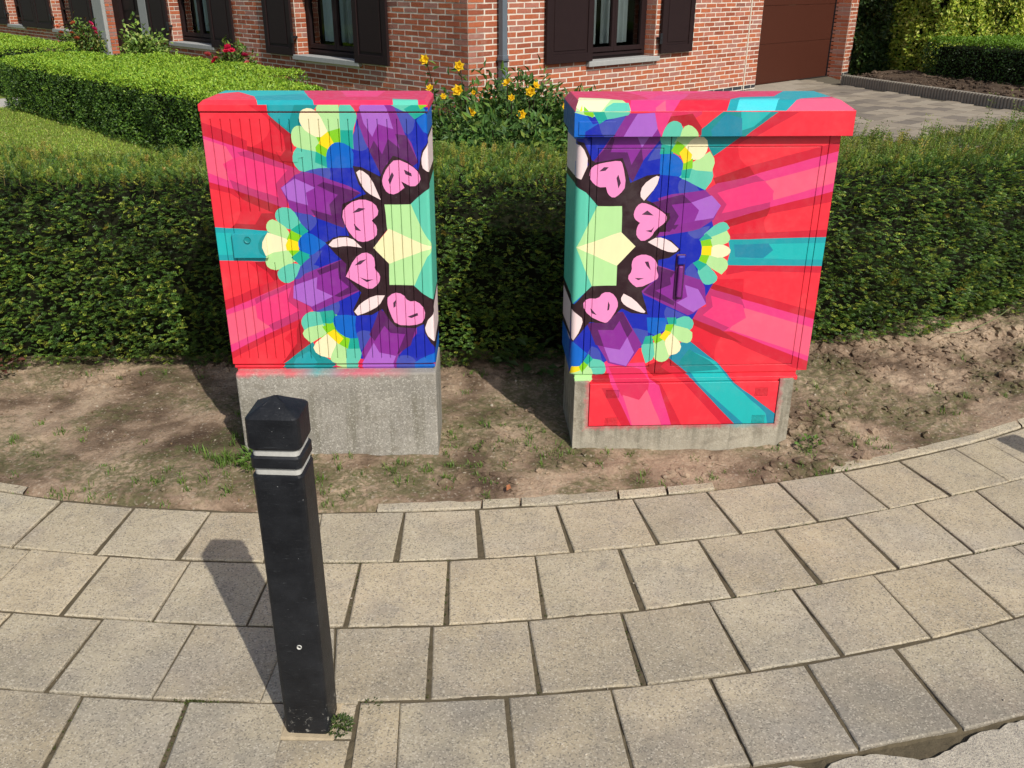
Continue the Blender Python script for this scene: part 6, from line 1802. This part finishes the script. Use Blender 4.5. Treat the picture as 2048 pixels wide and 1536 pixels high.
# ================================================================== DRIVEWAY
dk = Mat('driveway_paver', 0.9, 0.2)
_p = dk.pos()
_c = dk.ramp(dk.rand(), [(0.0, (0.135, 0.115, 0.095)), (0.35, (0.20, 0.17, 0.13)), (0.7, (0.255, 0.215, 0.16)), (1.0, (0.29, 0.25, 0.19))])
_c = dk.mix(dk.mapr(dk.noise(_p, 5, 5), 0.4, 0.7, 0, 0.4), _c, (0.20, 0.165, 0.13))
dk.color(_c)
dk.bump(dk.noise(_p, 120, 3), 0.4, 0.003)
E0, E1 = np.array([6.444, 18.617]), np.array([8.025, 14.709])       # bed edging line
E2 = E0 + (E1 - E0) * 2.2
Q = [right_pt(1.6, 6.8), right_pt(3.2, 0.0), right_pt(7.1, -0.36), right_pt(10.6, -0.36), E0 + [0.25, 0.4], E2 + [0.3, 0]]
drive = link('driveway', npmesh('driveway', np.array([[*p, -0.016] for p in Q]), np.array([[0, 5, 4], [0, 4, 3], [0, 3, 2], [0, 2, 1]]), simple_mat('driveway_joint', (0.11, 0.095, 0.07), 0.95, 0.1, 0.3, 8)), kind='structure')
PL, PW = 0.40, 0.265
paver_me = []
for i in range(4):
    bm = bmesh.new()
    add_box(bm, -PL / 2 + 0.004, PL / 2 - 0.004, -PW / 2 + 0.004, PW / 2 - 0.004, -0.05, 0.0)
    top = [v for v in bm.verts if v.co.z > -0.01]
    for v in top: v.co.z += rng.uniform(-0.002, 0.002); v.co.x *= 0.985; v.co.y *= 0.98
    paver_me.append(bm_mesh('driveway_paver', bm, dk.m))
pv_, rest_ = [], []
for j in range(-2, 34):
    nn = -0.22 + (j + 0.5) * PW
    for i in range(0, 32):
        s = 1.6 + i * PL + (PL / 2 if j % 2 else 0)
        p = right_pt(s, nn)
        if s > 10.3 or (nn < 0.05 and not 7.2 < s < 10.4): continue
        # inside: on the house side of the edging line, right of the shrub bed
        d = (E1 - E0) / np.linalg.norm(E1 - E0)
        if (p - E0) @ np.array([-d[1], d[0]]) > -0.16: continue
        if s < 3.3: continue
        px, py, dep = project([p[0], p[1], 0])
        vis = 1600 < px < 2080 and 150 < py < 340
        pv_.append((0 if vis else 1, dep, p))
pv_.sort(key=lambda q: (q[0], q[1]))
for q in pv_[:300]:
    o = bpy.data.objects.new('paver', paver_me[rng.integers(4)])
    COL.link(o); o.parent = drive
    o.location = (q[2][0], q[2][1], 0.001 + rng.uniform(-0.0015, 0.0015)); o.rotation_euler = (0, 0, HA)
if pv_[300:]:
    c_, s_ = math.cos(HA), math.sin(HA)
    V, F = boxes_np([(-PL / 2 + .004, PL / 2 - .004, -PW / 2 + .004, PW / 2 - .004, -0.05, 0.0)])
    Vr = np.c_[V[:, 0] * c_ - V[:, 1] * s_, V[:, 0] * s_ + V[:, 1] * c_, V[:, 2]]
    Vs = np.concatenate([Vr + [q[2][0], q[2][1], 0] for q in pv_[300:]])
    Fs = np.concatenate([F + 8 * i for i in range(len(pv_[300:]))])
    link('pavers', npmesh('pavers', Vs, Fs, simple_mat('far_paver', (0.29, 0.25, 0.195), 0.9, 0.2, 0.25, 3, 0.3)), drive, kind='stuff')

# ribbed concrete bed edging
ed = empty('bed_edging', (E0[0], E0[1], 0), label='low ribbed concrete edging between the driveway and the dark planting bed', cat='edging')
d = (E2 - E0); Ln = np.linalg.norm(d); d = d / Ln
nrm = np.array([d[1], -d[0]])          # towards the driveway is -x side
if nrm[0] > 0: nrm = -nrm
pitch_, hgt_ = 0.066, 0.175
prof = []
nr_ = int(Ln / pitch_)
for i in range(nr_):
    for k in range(6):
        a = k / 6
        prof.append((i * pitch_ + a * pitch_, 0.035 * math.sqrt(max(0.0, 1 - (2 * a - 1) ** 2)) if k else 0.0))
prof = np.array(prof)
base = d[None] * prof[:, :1] + nrm[None] * prof[:, 1:]
back = d[None] * prof[:, :1] - nrm[None] * 0.06
ta = 1.0 - 0.10 * prof[:, 0] / Ln
m = len(prof)
V = np.concatenate([np.c_[base, np.full(m, -0.1)], np.c_[base, hgt_ * ta], np.c_[back, hgt_ * ta], np.c_[back, np.full(m, -0.1)]])
i_ = np.arange(m - 1)
F = np.concatenate([np.c_[r * m + i_, r * m + i_ + 1, (r + 1) * m + i_ + 1, (r + 1) * m + i_] for r in range(3)])
link('ribs', npmesh('ribs', V, F, simple_mat('edging_concrete', (0.24, 0.215, 0.175), 0.9, 0.2, 0.3, 14, 0.3)), ed, kind='stuff')

# planting bed behind the edging
nx_, ny_ = 90, 60
a = np.linspace(0.02, Ln, nx_); b = np.linspace(0.055, 7.0, ny_)
Ag, Bg = np.meshgrid(a, b)
XY = E0[None] + d[None] * Ag.reshape(-1, 1) - nrm[None] * Bg.reshape(-1, 1)
Z = 0.13 + 0.07 * np.clip(Bg.ravel(), 0, 1) + 0.03 * fbm(XY, 3.0, 4, 50)
idx = np.arange(nx_ * ny_).reshape(ny_, nx_)
F = np.stack([idx[:-1, :-1], idx[:-1, 1:], idx[1:, 1:], idx[1:, :-1]], -1).reshape(-1, 4)
link('planting_bed', npmesh('planting_bed', np.c_[XY, Z], F, SOILD, smooth=True), kind='structure')
n = 1300
a = rng.uniform(0, Ln, n); b = 0.08 + rng.random(n) ** 1.3 * 1.6
XY = E0[None] + d[None] * a[:, None] - nrm[None] * b[:, None]
V, F = blobs(np.c_[XY, 0.15 + 0.06 * np.clip(b, 0, 1)], np.minimum(0.012 + rng.exponential(0.018, n), 0.07), 0.6, 9)
link('bark_mulch', npmesh('bark_mulch', V, F, SOILD), kind='stuff')

# right background shrubs
ax2, ay2 = d, -nrm
o = E0 + d * 0.30 - nrm * 2.75
box_hedge('clipped_hedge', E0 + d * 0.80 - nrm * 1.22, d, -nrm, 6.9, 1.8, 0.88, 42000, 0.040, 0.026, [(0.028, 0.065, 0.012), (0.045, 0.10, 0.014), (0.02, 0.045, 0.010)], (4, 4, 3), 'low dark green box hedge with sunlit flat top at the right', lit_topcols=[(0.10, 0.20, 0.012), (0.14, 0.26, 0.016)], seed=7, mat=LEAF)  # shaded sides and sunlit top painted as two leaf palettes
LAUR = [(0.030, 0.058, 0.014), (0.05, 0.09, 0.018), (0.02, 0.04, 0.010), (0.11, 0.13, 0.03)]
VARI = [(0.29, 0.36, 0.04), (0.40, 0.44, 0.06), (0.15, 0.24, 0.028), (0.50, 0.50, 0.12)]
box_hedge('laurel_bush', right_pt(10.86, 0.75), U, Vd, 2.2, 2.1, 2.4, 32000, 0.10, 0.06, LAUR, (5, 4, 4, 0.8), 'tall dark glossy leaved bush at the right end of the brick pier', cat='bush', mat=LEAFG, bulge=0.14, seed=8)
box_hedge('variegated_bush', E0 + d * 0.50 - nrm * 1.75, -nrm, -d, 2.9, 1.8, 2.5, 42000, 0.085, 0.05, VARI, (5, 4, 4, 1.5), 'tall yellow green variegated bush behind the low box hedge', cat='bush', mat=LEAFG, bulge=0.16, seed=9)
box_hedge('laurel_bush', E0 + d * 0.2 - nrm * 3.7, -nrm, -d, 4.0, 2.2, 2.6, 30000, 0.13, 0.06, [(0.05, 0.10, 0.025), (0.085, 0.14, 0.03), (0.035, 0.07, 0.018)], (4, 4, 3), 'large leaved green laurel in the top right corner', cat='bush', mat=LEAFG, bulge=0.2, seed=10)
